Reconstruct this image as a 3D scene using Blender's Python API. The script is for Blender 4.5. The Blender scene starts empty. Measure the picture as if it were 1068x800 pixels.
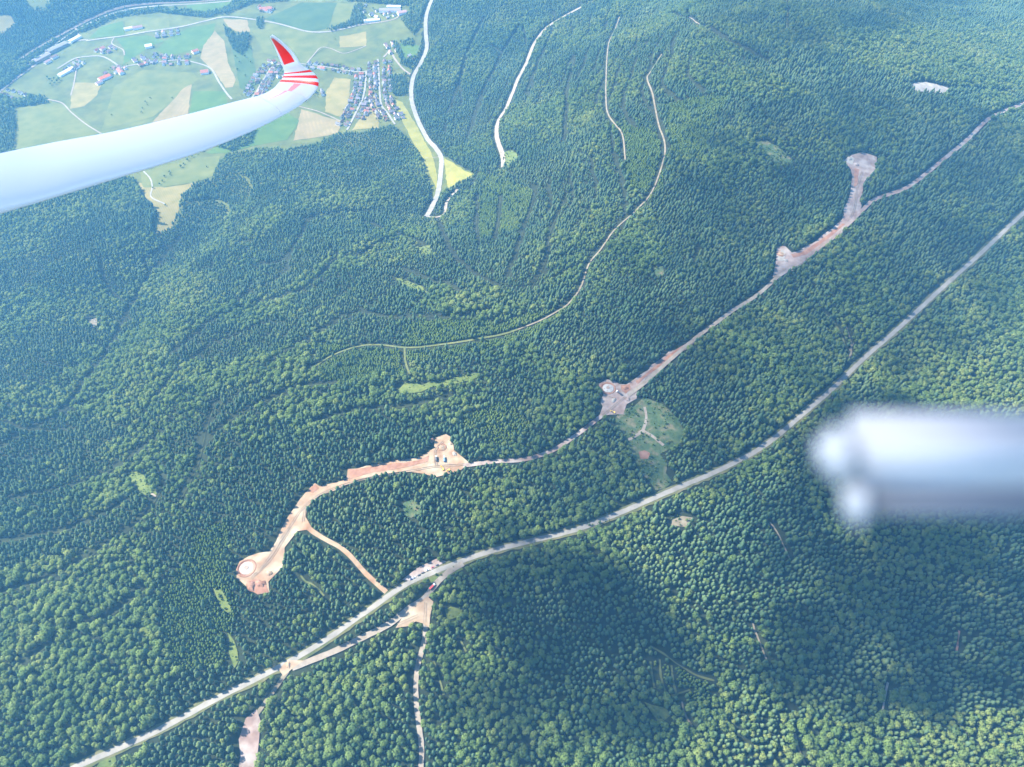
import bpy, bmesh, math, random
import numpy as np
from mathutils import Vector, Matrix

random.seed(7); RNG = np.random.default_rng(7)
scene = bpy.context.scene
col = scene.collection

# ------------------------------------------------------------------ camera, light, exposure
CAM_H = 1050.0                      # metres above the ridge the forest road runs on
PITCH = math.radians(50)            # down from the horizon
FPX = 763.0                         # focal length in pixels of a 1068 px wide frame
cam_d = bpy.data.cameras.new('camera'); cam = bpy.data.objects.new('camera', cam_d); col.objects.link(cam)
cam.location = (0, 0, CAM_H); cam.rotation_euler = (math.pi/2 - PITCH, 0, 0)
cam_d.sensor_fit = 'HORIZONTAL'; cam_d.sensor_width = 36; cam_d.lens = 36*FPX/1068
cam_d.clip_start = 0.02; cam_d.clip_end = 90000
cam_d.dof.use_dof = True; cam_d.dof.focus_distance = 1400; cam_d.dof.aperture_fstop = 3.2
scene.camera = cam
SUN = Vector((-0.92, 0.20, 1.0)).normalized()     # towards the sun
world = bpy.data.worlds.new('World'); scene.world = world; world.use_nodes = True
wn = world.node_tree.nodes; wl = world.node_tree.links
bg = wn['Background']; sky = wn.new('ShaderNodeTexSky'); sky.sky_type = 'NISHITA'; sky.sun_disc = False
sky.sun_elevation = math.asin(SUN.z); sky.sun_rotation = math.atan2(SUN.x, SUN.y); sky.altitude = 1500
wl.new(sky.outputs[0], bg.inputs[0]); bg.inputs[1].default_value = 0.11
sl = bpy.data.lights.new('sun', 'SUN'); sl.energy = 5.0; sl.angle = math.radians(0.53); sl.color = (1, .93, .80)
so = bpy.data.objects.new('sun', sl); col.objects.link(so); so.rotation_euler = SUN.to_track_quat('Z', 'Y').to_euler()
so.location = (0, 0, 6000)
vs = scene.view_settings
vs.view_transform = 'Standard'; vs.look = 'None'; vs.gamma = 1.0; vs.exposure = 2.25
try: vs.use_curve_mapping = False
except Exception: pass
cy = scene.cycles
cy.max_bounces = 5; cy.diffuse_bounces = 3; cy.glossy_bounces = 2; cy.transmission_bounces = 2
cy.volume_bounces = 1; cy.transparent_max_bounces = 32
cy.use_denoising = True

# ------------------------------------------------------------------ terrain heights
def sstep(t): t = np.clip(t, 0, 1); return t*t*(3-2*t)
_L = np.random.default_rng(3).random((8, 64, 64))
def vnoise(x, y, s, k=0):
    x = np.asarray(x, float)/s; y = np.asarray(y, float)/s
    xi = np.floor(x).astype(int); yi = np.floor(y).astype(int); fx = sstep(x-xi); fy = sstep(y-yi)
    T = _L[k]; a = T[xi % 64, yi % 64]; b = T[(xi+1) % 64, yi % 64]; c = T[xi % 64, (yi+1) % 64]; d = T[(xi+1) % 64, (yi+1) % 64]
    return (a*(1-fx)+b*fx)*(1-fy)+(c*(1-fx)+d*fx)*fy - .5
def seg_dist(x, y, pts):
    best = np.full(np.shape(x), 1e9); par = np.zeros(np.shape(x)); n = len(pts)-1
    for i in range(n):
        (x0, y0), (x1, y1) = pts[i], pts[i+1]; dx, dy = x1-x0, y1-y0
        t = np.clip(((x-x0)*dx+(y-y0)*dy)/(dx*dx+dy*dy+1e-9), 0, 1)
        d = np.hypot(x-x0-t*dx, y-y0-t*dy); m = d < best
        best = np.where(m, d, best); par = np.where(m, (i+t)/n, par)
    return best, par
TRENCH1 = [(-900, 820), (-960, 1150), (-990, 1630), (-900, 2050)]
TRENCH2 = [(150, 1180), (-10, 1450), (-205, 1761), (-300, 2250), (-330, 2700)]
TRENCH3 = [(-560, 900), (-620, 1200), (-760, 1500)]
def height(x, y):
    x = np.asarray(x, float); y = np.asarray(y, float)
    d = -.6*(x-184)+.8*(y-872); a = .8*(x-184)+.6*(y-872)
    fac = 1-.45*sstep((a-500)/1300)
    z = np.where(d > 0, -350*sstep(d/1750)*fac, -70*(1-np.exp(-(d/600)**2)))
    z = z + 230*np.exp(-(((x-720)/560)**2+((y-2150)/620)**2))
    z = z + np.clip(d-2950, 0, 1200)*.26*sstep((d-2950)/250)
    e, p = seg_dist(x, y, TRENCH1); z = z - 75*np.exp(-(e/150)**2)*(.25+.75*np.minimum(1, p*1.6))*sstep((1.02-p)/.25)
    e, p = seg_dist(x, y, TRENCH2); z = z - 60*np.exp(-(e/160)**2)*np.minimum(1, p*2.2)*sstep((1.02-p)/.4)
    e, p = seg_dist(x, y, TRENCH3); z = z - 30*np.exp(-(e/110)**2)*np.minimum(1, p*3)
    w = .25+.75*sstep(d/500)*(1-.85*sstep((d-1500)/300)*(1-sstep((d-2900)/300)))
    z = z + w*(52*vnoise(x, y, 420, 0)+22*vnoise(x+90, y, 190, 1)+8*vnoise(x, y+40, 80, 2))
    far = sstep((np.hypot(x, y-1500)-5000)/9000)
    return z*(1-far)
CP, SP = math.cos(PITCH), math.sin(PITCH)
def rays(px, py):
    u = (np.asarray(px, float)-534)/FPX; v = (400-np.asarray(py, float))/FPX
    return u, CP+v*SP, -SP+v*CP
def survey(pts):
    """picture bearings of a map feature -> its place on the ground, in metres"""
    pts = np.asarray(pts, float).reshape(-1, 2); dx, dy, dz = rays(pts[:, 0], pts[:, 1])
    lo = np.full(len(pts), 300.0); hi = np.full(len(pts), 9000.0); found = np.zeros(len(pts), bool)
    for t in np.arange(700, 5600, 70.0):
        below = (CAM_H+t*dz) < height(t*dx, t*dy)
        new = below & ~found; hi = np.where(new, t, hi); lo = np.where(new, t-70.0, lo); found |= below
    for _ in range(16):
        m = (lo+hi)/2; b = (CAM_H+m*dz) < height(m*dx, m*dy); hi = np.where(b, m, hi); lo = np.where(b, lo, m)
    return np.stack([hi*dx, hi*dy], 1)

# ------------------------------------------------------------------ materials
def material(name, c, rough=.9, spec=.2):
    m = bpy.data.materials.new(name); m.use_nodes = True
    b = m.node_tree.nodes['Principled BSDF']; b.inputs['Base Color'].default_value = (*c, 1)
    b.inputs['Roughness'].default_value = rough; b.inputs['Specular IOR Level'].default_value = spec
    return m
ALB = 0.36
def noisy(name, stops, scale, detail=6, rough=.95, scale2=None, amt2=.35, dark=(.5, .5, .5), wave=None, bump=0):
    if name not in ('bark',): stops = [(p, tuple(x*ALB for x in c)) for p, c in stops]
    m = material(name, stops[0][1], rough); nt = m.node_tree; N = nt.nodes; L = nt.links; b = N['Principled BSDF']
    g = N.new('ShaderNodeNewGeometry'); n = N.new('ShaderNodeTexNoise'); n.inputs['Scale'].default_value = scale; n.inputs['Detail'].default_value = detail
    L.new(g.outputs['Position'], n.inputs['Vector'])
    r = N.new('ShaderNodeValToRGB'); L.new(n.outputs['Fac'], r.inputs['Fac'])
    e = r.color_ramp.elements; e[0].position, e[0].color = stops[0][0], (*stops[0][1], 1); e[1].position, e[1].color = stops[-1][0], (*stops[-1][1], 1)
    for p, c in stops[1:-1]: q = e.new(p); q.color = (*c, 1)
    out = r.outputs['Color']
    if scale2:
        n2 = N.new('ShaderNodeTexNoise'); n2.inputs['Scale'].default_value = scale2; n2.inputs['Detail'].default_value = 4; L.new(g.outputs['Position'], n2.inputs['Vector'])
        mx = N.new('ShaderNodeMix'); mx.data_type = 'RGBA'; mx.blend_type = 'MULTIPLY'
        rr = N.new('ShaderNodeValToRGB'); rr.color_ramp.elements[0].position = .35; rr.color_ramp.elements[1].position = .62; rr.color_ramp.elements[0].color = (*dark, 1)
        L.new(n2.outputs['Fac'], rr.inputs['Fac']); mx.inputs['Factor'].default_value = amt2
        L.new(out, mx.inputs[6]); L.new(rr.outputs['Color'], mx.inputs[7]); out = mx.outputs[2]
    if wave:
        ws, ang, amt, dist, wcol = wave
        mp = N.new('ShaderNodeMapping'); mp.inputs['Rotation'].default_value = (0, 0, ang); L.new(g.outputs['Position'], mp.inputs['Vector'])
        w = N.new('ShaderNodeTexWave'); w.inputs['Scale'].default_value = ws; w.inputs['Distortion'].default_value = dist; w.inputs['Detail'].default_value = 2; w.inputs['Detail Scale'].default_value = .3
        L.new(mp.outputs['Vector'], w.inputs['Vector'])
        mx = N.new('ShaderNodeMix'); mx.data_type = 'RGBA'; mx.inputs[7].default_value = (*wcol, 1)
        ml = N.new('ShaderNodeMath'); ml.operation = 'MULTIPLY'; ml.inputs[1].default_value = amt; L.new(w.outputs['Fac'], ml.inputs[0]); L.new(ml.outputs[0], mx.inputs['Factor'])
        L.new(out, mx.inputs[6]); out = mx.outputs[2]
    L.new(out, b.inputs['Base Color'])
    if bump:
        bp = N.new('ShaderNodeBump'); bp.inputs['Distance'].default_value = bump; L.new(n.outputs['Fac'], bp.inputs['Height']); L.new(bp.outputs['Normal'], b.inputs['Normal'])
    return m
M = {}
M['forest_floor'] = noisy('forest_floor', [(.3, (.020, .034, .014)), (.7, (.05, .07, .025))], .03, 8, scale2=.15)
M['meadow'] = noisy('meadow', [(.3, (.13, .175, .035)), (.7, (.24, .26, .06))], .012, 8, scale2=.03, amt2=.6)
M['gravel'] = noisy('gravel', [(.3, (.40, .34, .27)), (.7, (.56, .50, .42))], .12, 6, scale2=.03, amt2=.3, dark=(.75, .6, .5))
M['pad_gravel'] = noisy('pad_gravel', [(.3, (.46, .33, .22)), (.5, (.60, .48, .34)), (.7, (.72, .62, .46))], .06, 10, scale2=.035, amt2=.75, dark=(.80, .55, .42))
M['grey_gravel'] = noisy('grey_gravel', [(.3, (.36, .30, .27)), (.7, (.64, .56, .52))], .07, 10, scale2=.035, amt2=.7, dark=(.85, .62, .56))
M['red_earth'] = noisy('red_earth', [(.3, (.40, .20, .13)), (.7, (.62, .36, .25))], .09, 10, scale2=.05, amt2=.5, dark=(.8, .7, .6))
M['white_gravel'] = noisy('white_gravel', [(.3, (.48, .45, .41)), (.7, (.66, .63, .58))], .08, 8, scale2=.05, amt2=.4)
M['asphalt'] = noisy('asphalt', [(.3, (.23, .23, .24)), (.7, (.31, .31, .32))], .1, 6, scale2=.02, amt2=.2)
M['light_asphalt'] = noisy('light_asphalt', [(.3, (.42, .40, .36)), (.7, (.56, .53, .47))], .08, 6, scale2=.02, amt2=.25)
M['verge'] = noisy('verge', [(.3, (.12, .15, .05)), (.55, (.22, .22, .09)), (.75, (.34, .30, .18))], .07, 6)
M['dirt_track'] = noisy('dirt_track', [(.3, (.26, .22, .15)), (.7, (.42, .37, .27))], .1, 5)
M['grass_track'] = noisy('grass_track', [(.3, (.13, .17, .05)), (.7, (.25, .27, .10))], .06, 5)
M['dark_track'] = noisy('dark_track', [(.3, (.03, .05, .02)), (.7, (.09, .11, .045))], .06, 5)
M['rail_bed'] = noisy('rail_bed', [(.3, (.20, .15, .12)), (.7, (.32, .26, .22))], .1, 5)
M['rut'] = noisy('rut', [(.3, (.38, .28, .20)), (.7, (.58, .46, .34))], .3, 5)
M['concrete'] = noisy('concrete', [(.3, (.62, .61, .58)), (.7, (.75, .74, .71))], .3, 5)
M['grass_light'] = noisy('grass_light', [(.3, (.13, .20, .045)), (.7, (.26, .32, .08))], .05, 8, scale2=.2, amt2=.4)
M['clearcut'] = noisy('clearcut', [(.32, (.07, .15, .06)), (.52, (.14, .21, .085)), (.62, (.26, .26, .14)), (.75, (.44, .36, .24))], .06, 12, scale2=.2, amt2=.6)

def foliage(name, c0, c1, c2, trans=.22):
    m = bpy.data.materials.new(name); m.use_nodes = True; nt = m.node_tree; N = nt.nodes; L = nt.links; N.clear()
    o = N.new('ShaderNodeOutputMaterial'); df = N.new('ShaderNodeBsdfDiffuse'); tr = N.new('ShaderNodeBsdfTranslucent'); mx = N.new('ShaderNodeMixShader'); mx.inputs[0].default_value = trans
    oi = N.new('ShaderNodeObjectInfo'); g = N.new('ShaderNodeNewGeometry')
    n = N.new('ShaderNodeTexNoise'); n.inputs['Scale'].default_value = .006; n.inputs['Detail'].default_value = 4; L.new(g.outputs['Position'], n.inputs['Vector'])
    a = N.new('ShaderNodeMath'); a.operation = 'MULTIPLY_ADD'; a.inputs[1].default_value = .55; L.new(oi.outputs['Random'], a.inputs[0])
    s = N.new('ShaderNodeMath'); s.operation = 'MULTIPLY_ADD'; s.inputs[1].default_value = 1.5; s.inputs[2].default_value = -.55; L.new(n.outputs['Fac'], s.inputs[0]); L.new(s.outputs[0], a.inputs[2])
    r = N.new('ShaderNodeValToRGB'); e = r.color_ramp.elements; e[0].color = (*c0, 1); e[1].color = (*c2, 1); q = e.new(.5); q.color = (*c1, 1); L.new(a.outputs[0], r.inputs['Fac'])
    L.new(r.outputs[0], df.inputs[0]); L.new(r.outputs[0], tr.inputs[0]); L.new(df.outputs[0], mx.inputs[1]); L.new(tr.outputs[0], mx.inputs[2]); L.new(mx.outputs[0], o.inputs['Surface'])
    return m
M['spruce'] = foliage('spruce', (.038, .076, .042), (.066, .108, .054), (.110, .150, .066))
M['broadleaf'] = foliage('broadleaf', (.060, .105, .036), (.105, .155, .046), (.175, .205, .065), .3)
M['young'] = foliage('young', (.06, .10, .028), (.09, .14, .036), (.14, .18, .05), .25)
M['bark'] = noisy('bark', [(.3, (.05, .035, .025)), (.7, (.11, .08, .06))], 1.5, 5)

# ------------------------------------------------------------------ object helpers
def tag(o, label=None, category=None, group=None, kind=None):
    for k, v in (('label', label), ('category', category), ('group', group), ('kind', kind)):
        if v: o[k] = v
    return o
def obj(name, mesh, mat=None, parent=None):
    o = bpy.data.objects.new(name, mesh); col.objects.link(o)
    if mat is not None:
        if not mesh.materials: mesh.materials.append(mat)
    o.parent = parent
    return o
def empty(name, loc=(0, 0, 0), rz=0, scale=1):
    o = bpy.data.objects.new(name, None); col.objects.link(o); o.location = loc; o.rotation_euler = (0, 0, rz)
    o.scale = (scale, scale, scale) if not isinstance(scale, tuple) else scale; o.empty_display_size = 1
    return o
def mesh_from(name, verts, faces, mat=None, smooth=False):
    me = bpy.data.meshes.new(name); me.from_pydata(verts, [], faces); me.update()
    if mat: me.materials.append(mat)
    if smooth: me.polygons.foreach_set('use_smooth', [True]*len(me.polygons))
    return me
def bm_mesh(name, bm, mat=None):
    me = bpy.data.meshes.new(name); bm.to_mesh(me); bm.free()
    if mat: me.materials.append(mat)
    return me
def copy_tree(o, parent=None):
    c = o.copy(); col.objects.link(c); c.parent = parent
    for ch in o.children: copy_tree(ch, c)
    return c

# ------------------------------------------------------------------ the ground sheet
def axis(lo, hi, step, far):
    core = list(np.arange(lo, hi+step, step)); out = []; s = step; v = core[-1]
    while v < far: s *= 1.35; v += s; out.append(v)
    inn = []; s = step; v = core[0]
    while v > -far: s *= 1.35; v -= s; inn.append(v)
    return np.array(inn[::-1]+core+out)
gx = axis(-2700, 2700, 14, 24000); gy = axis(-100, 4200, 14, 24000)
X, Y = np.meshgrid(gx, gy); Z = height(X, Y); nx, ny = len(gx), len(gy)
me = bpy.data.meshes.new('ground')
me.vertices.add(nx*ny); me.vertices.foreach_set('co', np.stack([X, Y, Z], -1).ravel())
ii, jj = np.meshgrid(np.arange(nx-1), np.arange(ny-1)); q = (jj*nx+ii).ravel()
quads = np.stack([q, q+1, q+1+nx, q+nx], 1)
me.loops.add(quads.size); me.loops.foreach_set('vertex_index', quads.ravel())
me.polygons.add(len(quads)); me.polygons.foreach_set('loop_start', np.arange(0, quads.size, 4)); me.polygons.foreach_set('loop_total', np.full(len(quads), 4))
me.polygons.foreach_set('use_smooth', np.ones(len(quads), bool)); me.update(calc_edges=True); me.validate()
tag(obj('ground', me, M['forest_floor']), 'wooded hills falling to a green valley floor', kind='structure')

def ground_z(x, y):
    """height of the ground sheet itself (its bilinear facets)"""
    x = np.asarray(x, float); y = np.asarray(y, float)
    i = np.clip(np.searchsorted(gx, x)-1, 0, nx-2); j = np.clip(np.searchsorted(gy, y)-1, 0, ny-2)
    fx = (x-gx[i])/(gx[i+1]-gx[i]); fy = (y-gy[j])/(gy[j+1]-gy[j])
    return (Z[j, i]*(1-fx)+Z[j, i+1]*fx)*(1-fy)+(Z[j+1, i]*(1-fx)+Z[j+1, i+1]*fx)*fy

# ------------------------------------------------------------------ map raster: where trees stand
RX0, RY0, RS = -2700.0, -100.0, 3.0
RW, RH = int(5400/RS), int(4300/RS)
forest_mask = np.ones((RH, RW), bool); edge_mask = np.zeros((RH, RW), np.uint8)
def raster_poly(poly):
    poly = np.asarray(poly); x0, y0 = poly.min(0); x1, y1 = poly.max(0)
    i0, i1 = max(0, int((x0-RX0)/RS)), min(RW, int((x1-RX0)/RS)+2); j0, j1 = max(0, int((y0-RY0)/RS)), min(RH, int((y1-RY0)/RS)+2)
    if i1 <= i0 or j1 <= j0: return None
    cx, cyy = np.meshgrid(RX0+(np.arange(i0, i1)+.5)*RS, RY0+(np.arange(j0, j1)+.5)*RS); ins = np.zeros(cx.shape, bool)
    n = len(poly)
    for k in range(n):
        xa, ya = poly[k]; xb, yb = poly[(k+1) % n]
        if ya == yb: continue
        c = ((ya > cyy) != (yb > cyy)) & (cx < (xb-xa)*(cyy-ya)/(yb-ya)+xa); ins ^= c
    return (slice(j0, j1), slice(i0, i1)), ins
def raster_line(pts, r):
    pts = np.asarray(pts); x0, y0 = pts.min(0)-r; x1, y1 = pts.max(0)+r
    i0, i1 = max(0, int((x0-RX0)/RS)), min(RW, int((x1-RX0)/RS)+2); j0, j1 = max(0, int((y0-RY0)/RS)), min(RH, int((y1-RY0)/RS)+2)
    if i1 <= i0 or j1 <= j0: return None
    cx, cyy = np.meshgrid(RX0+(np.arange(i0, i1)+.5)*RS, RY0+(np.arange(j0, j1)+.5)*RS)
    d, _ = seg_dist(cx, cyy, [tuple(p) for p in pts])
    return (slice(j0, j1), slice(i0, i1)), d < r
def clear(res):
    if res: forest_mask[res[0]] &= ~res[1]
def plant(res):
    if res: forest_mask[res[0]] |= res[1]
def at_mask(mask, x, y):
    i = np.clip(((x-RX0)/RS).astype(int), 0, RW-1); j = np.clip(((y-RY0)/RS).astype(int), 0, RH-1); return mask[j, i]

def rough_edge(w, step=16, amp=2.5):
    out = []
    for k in range(len(w)):
        a = w[k]; b = w[(k+1) % len(w)]; n = max(1, int(np.hypot(*(b-a))/step)); nrm = np.array([-(b-a)[1], (b-a)[0]])/(np.hypot(*(b-a))+1e-6)
        for t in range(n): out.append(a+(b-a)*t/n+nrm*RNG.normal(0, amp)*(t > 0 or amp > 1.5))
    return np.array(out)
LIFT = [0]
def drape(name, w, mat, lift, label=None, amp=2.5, maxlen=24):
    w = rough_edge(np.asarray(w), amp=amp); bm = bmesh.new()
    f = bm.faces.new([bm.verts.new((p[0], p[1], 0)) for p in w]); bmesh.ops.triangulate(bm, faces=[f])
    for _ in range(9):
        le = [e for e in bm.edges if e.calc_length() > maxlen]
        if not le: break
        bmesh.ops.subdivide_edges(bm, edges=le, cuts=1); bmesh.ops.triangulate(bm, faces=[f for f in bm.faces if len(f.verts) > 3])
    bmesh.ops.recalc_face_normals(bm, faces=bm.faces[:])
    xy = np.array([v.co[:2] for v in bm.verts]); zz = ground_z(xy[:, 0], xy[:, 1])+lift
    for v, z in zip(bm.verts, zz): v.co.z = z
    for f in bm.faces:
        f.smooth = True
        if f.normal.z < 0: f.normal_flip()
    return tag(obj(name, bm_mesh(name, bm, mat)), label, kind='structure')
def smooth_line(w, step=9):
    w = np.asarray(w, float)
    p = np.vstack([2*w[0]-w[1], w, 2*w[-1]-w[-2]]); out = []
    for k in range(1, len(p)-2):
        n = max(2, int(np.hypot(*(p[k+1]-p[k]))/step))
        for t in np.arange(n)/n:
            a, b, c, d = p[k-1], p[k], p[k+1], p[k+2]
            out.append(.5*((2*b)+(c-a)*t+(2*a-5*b+4*c-d)*t*t+(3*b-a-3*c+d)*t**3))
    out.append(w[-1]); return np.array(out)
def ribbon(name, w, width, mat, lift, label=None, jitter=.12):
    w = smooth_line(w); n = len(w); t = np.gradient(w, axis=0); t /= np.linalg.norm(t, axis=1)[:, None]+1e-9; nn = np.stack([-t[:, 1], t[:, 0]], 1)
    wl = width/2*(1+RNG.normal(0, jitter, n)); wr = width/2*(1+RNG.normal(0, jitter, n)); V = []; F = []; K = 5
    for k in range(K):
        s = np.where(np.full(n, k < 2), (1-k/2)*wl, -(k/2-1)*wr); p = w+nn*s[:, None]
        V.append(np.column_stack([p, ground_z(p[:, 0], p[:, 1])+lift]))
    V = np.stack(V, 1).reshape(-1, 3)
    for i in range(n-1):
        for k in range(K-1): a = i*K+k; F.append((a, a+1, a+K+1, a+K))
    return tag(obj(name, mesh_from(name, V.tolist(), F, mat, True)), label, kind='structure')
def px(*c): return survey(np.array(c, float).reshape(-1, 2))

# ------------------------------------------------------------------ the valley: meadows and fields
VALLEY = px(0,98, 12,106, 18,124, 15,158, 60,172, 140,187, 150,207, 165,222, 160,247, 178,240, 187,222, 190,205, 205,192, 222,188, 228,172, 240,161, 276,157, 300,158, 331,152, 352,140, 380,139, 410,132, 420,140, 436,158, 444,180, 452,206, 458,206, 468,199, 496,182, 463,162, 445,146, 434,122, 428,100, 426,80, 434,64, 440,45, 440,24, 428,10, 430,-8, 300,-8, 250,-6, 160,6, 118,14, 92,26, 60,50, 30,72, -20,108)
clear(raster_poly(VALLEY)); drape('valley_meadow', VALLEY, M['meadow'], .5, 'pale olive meadows of the valley round the village', amp=4, maxlen=40)
C = {'G': ((.09, .19, .03), (.15, .25, .045)), 'B': ((.07, .135, .04), (.115, .185, .05)), 'O': ((.16, .20, .04), (.26, .27, .06)), 'Y': ((.34, .28, .08), (.46, .37, .12)), 'T': ((.40, .30, .13), (.52, .40, .19)), 'L': ((.36, .35, .06), (.46, .42, .09))}
def field_mat(c, k):
    a, b = C[c]
    return noisy('field_'+c+str(k), [(.3, a), (.7, b)], .014, 6, scale2=.03, amt2=.65, dark=(.62, .70, .5), wave=(.05 if c != 'T' else .022, random.uniform(0, 3), .22 if c != 'T' else .6, 2 if c != 'T' else 4, tuple(x*ALB*(1.25 if c != 'T' else .72) for x in b)))
FIELDS = [
 ('G', 'bright green field beside the upper valley lane', (93,40, 106,28, 128,22, 130,37)), ('O', 'pale green field above the long farm', (130,22, 141,18, 177,19, 177,29, 152,33, 131,37)),
 ('G', 'green field between the two lanes', (121,40, 154,37, 172,43, 157,48, 140,60, 128,68, 131,53)), ('G', 'long green field below the curving lane', (195,30, 225,24, 223,33, 212,50, 175,58, 163,52, 172,43)),
 ('T', 'ploughed tan field with curved furrow lines', (224,32, 234,43, 238,66, 246,83, 243,91, 235,92, 225,76, 209,61, 212,48)), ('T', 'small tan stubble field at a road bend', (233,20, 258,21, 261,33, 249,34, 238,28)),
 ('O', 'wide olive meadow below the village row', (149,73, 202,76, 207,83, 200,89, 160,122, 120,132, 106,136, 119,91)), ('Y', 'square straw coloured field', (76,86, 106,87, 101,100, 88,111, 73,114)),
 ('T', 'narrow tan stubble strip above the wing', (162,124, 192,92, 200,88, 196,121, 157,130)), ('G', 'dark green field right of the stubble strip', (202,95, 235,96, 238,112, 197,122)),
 ('O', 'olive hay meadow at the forest edge', (18,114, 50,105, 71,111, 104,139, 38,160, 17,156)), ('B', 'dark green crop field at the top', (276,20, 314,3, 352,3, 342,30, 321,33)),
 ('O', 'pale green field right of the dark crop', (352,3, 372,5, 372,23, 343,30)), ('O', 'broad yellow green meadow behind the winglet', (263,33, 283,25, 342,38, 342,48, 326,58, 319,66, 276,56)),
 ('Y', 'small mown field beside the tree row', (354,38, 382,33, 382,48, 354,50)), ('Y', 'straw yellow field below the winglet', (349,81, 366,83, 362,124, 339,117, 340,96)),
 ('Y', 'yellow wedge field between the two streets', (367,136, 390,99, 395,101, 395,134)), ('T', 'tan meadow along the lower lane', (314,114, 357,127, 352,139, 306,147)),
 ('L', 'long yellow meadow strip beside the valley road', (412,104, 420,107, 433,128, 450,160, 456,182, 457,201, 448,182, 440,163, 420,128)), ('L', 'yellow triangular meadow in the forest', (463,165, 493,182, 467,197)),
 ('G', 'bright green paddock near the valley road', (417,45, 437,48, 433,62, 421,60)), ('G', 'green field beyond the river trees', (195,5, 240,1, 243,8, 228,14, 197,13)),
 ('Y', 'yellow meadow tongue running into the forest', (143,190, 172,196, 205,190, 190,204, 186,222, 178,239, 162,246, 166,222, 152,207)), ('B', 'green hollow with scrub beside the ploughed field', (240,40, 262,48, 268,85, 262,98, 250,92, 246,70)),
 ('G', 'green slope below the wing tip', (215,160, 255,135, 300,118, 312,126, 300,146, 262,153, 236,160)), ('O', 'meadow below the wing with a white path', (146,180, 175,172, 205,165, 230,163, 222,184, 205,190, 172,195, 150,196)),
]
for k, (c, lab, p) in enumerate(FIELDS):
    drape('field', px(*p), field_mat(c, k), 1.0+.012*k, lab, amp=1.2, maxlen=30)
TL = px(23,-4, 56,-6, 48,10, 33,11); clear(raster_poly(TL)); drape('field', TL, field_mat('O', 90), .9, 'small meadow in the woods at the top left corner')
TM = px(-20,14, 12,16, 16,26, 5,34, -15,40); clear(raster_poly(TM)); drape('field', TM, field_mat('Y', 91), .9, 'straw meadow in the woods at the left edge')
# woods and tree rows inside the valley
for p in [(40,60, 78,37, 120,19, 165,13, 215,19, 240,14, 262,4, 300,2, 300,-3, 255,-4, 235,10, 215,14, 170,9, 115,15, 74,33, 36,55), (2,88, 36,58, 40,62, 6,92), (233,26, 248,38, 261,36, 259,50, 252,58, 243,52, 236,38), (371,5, 377,4, 379,16, 384,24, 372,27, 356,30, 345,34, 341,32, 365,23),
          (268,20, 275,19, 274,31, 269,30), (433,8, 446,10, 442,24, 432,38, 425,30, 418,22), (404,82, 424,78, 426,100, 410,100), (418,44, 432,42, 430,48, 420,48), (10,106, 48,101, 50,108, 16,112), (434,60, 428,72, 418,68, 424,63), (409,46, 413,44, 424,66, 419,66), (360,-5, 440,-5, 436,8, 420,6, 390,4, 362,2), (222,152, 235,140, 268,136, 262,150, 240,158)]:
    plant(raster_poly(px(*p)))

# ------------------------------------------------------------------ roads and tracks
def road(name, pts, width, mat, lift, label=None, clear_w=None, verge=None):
    w = px(*pts)
    if clear_w: sw = smooth_line(w, 20); clear(raster_line(sw-sw/np.linalg.norm(sw, axis=1)[:, None]*4+np.array([-2.5, 0]), clear_w/2+1))
    if verge: ribbon('verge', w, verge, M['verge'], lift-.25, None, .14)
    return ribbon(name, w, width, mat, lift, label, .05)
MAIN = (60,810, 80,800, 130,778, 165,762, 230,727, 290,697, 330,674, 380,640, 420,612, 450,598, 500,579, 540,568, 600,553, 640,538, 700,512, 760,486, 800,463, 840,430, 870,404, 900,375, 940,340, 980,303, 1020,267, 1068,222, 1110,184)
road('road', MAIN, 8, M['light_asphalt'], 1.6, 'pale main road crossing the forest from lower left to right', 19, 15)
road('gravel_road', (483,588, 468,597, 454,610, 442,625, 425,636, 408,650, 379,665, 350,679, 328,688, 305,697), 9, M['gravel'], 1.75, 'gravel side road running below the main road', 15)
road('gravel_road', (443,622, 444,653, 442,671, 435,699, 434,728, 437,757, 440,783, 438,812), 7, M['gravel'], 1.7, 'gravel track running down to the bottom edge', 12)
road('gravel_road', (318,549, 336,561, 356,572, 369,584, 382,599, 403,618), 7.5, M['pad_gravel'], 1.7, 'pale gravel track linking the first pad to the main road', 12)
road('gravel_road', (483,486, 515,482, 545,480, 575,471, 600,455, 628,434), 8, M['grey_gravel'], 1.7, 'gravel track between the second and third clearings', 12)
road('gravel_road', (655,413, 672,400, 702,373, 727,352, 742,341, 762,326, 790,308, 812,288), 8, M['gravel'], 2.2, 'straight gravel track climbing to the right clearings', 14)
road('gravel_road', (812,288, 830,277, 850,262, 875,243, 898,221, 910,210, 925,204, 940,199, 955,190, 985,166, 1010,145, 1035,122, 1075,106), 9, M['grey_gravel'], 2.2, 'gravel track running on to the upper right corner', 15)
road('gravel_road', (300,700, 285,722, 272,740, 262,758, 256,806), 6, M['dirt_track'], 1.6, 'short dirt track at the lower left', 11)
road('road', (452,-4, 445,15, 444,33, 445,50, 439,66, 431,81, 429,101, 434,121, 445,144, 459,162, 460,177, 457,200, 452,213, 445,226), 15, M['light_asphalt'], 1.9, 'wide pale valley road winding beside the village', 30)
road('gravel_road', (445,226, 455,227, 464,223, 466,211, 477,198), 9, M['gravel'], 1.7, 'small loop road at the end of the valley', 16)
road('forest_track', (630,-6, 620,1, 577,24, 559,43, 549,66, 540,83, 529,111, 520,126, 518,142, 524,162, 525,174), 13, M['gravel'], 1.6, 'pale forest road climbing the wooded hill', 23)
road('forest_track', (646,18, 644,24, 638,38, 634,50, 632,83, 632,106, 634,119, 642,131, 649,141, 652,167), 3.4, M['dirt_track'], 1.6, 'thin pale track on the hill flank', 12)
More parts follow.
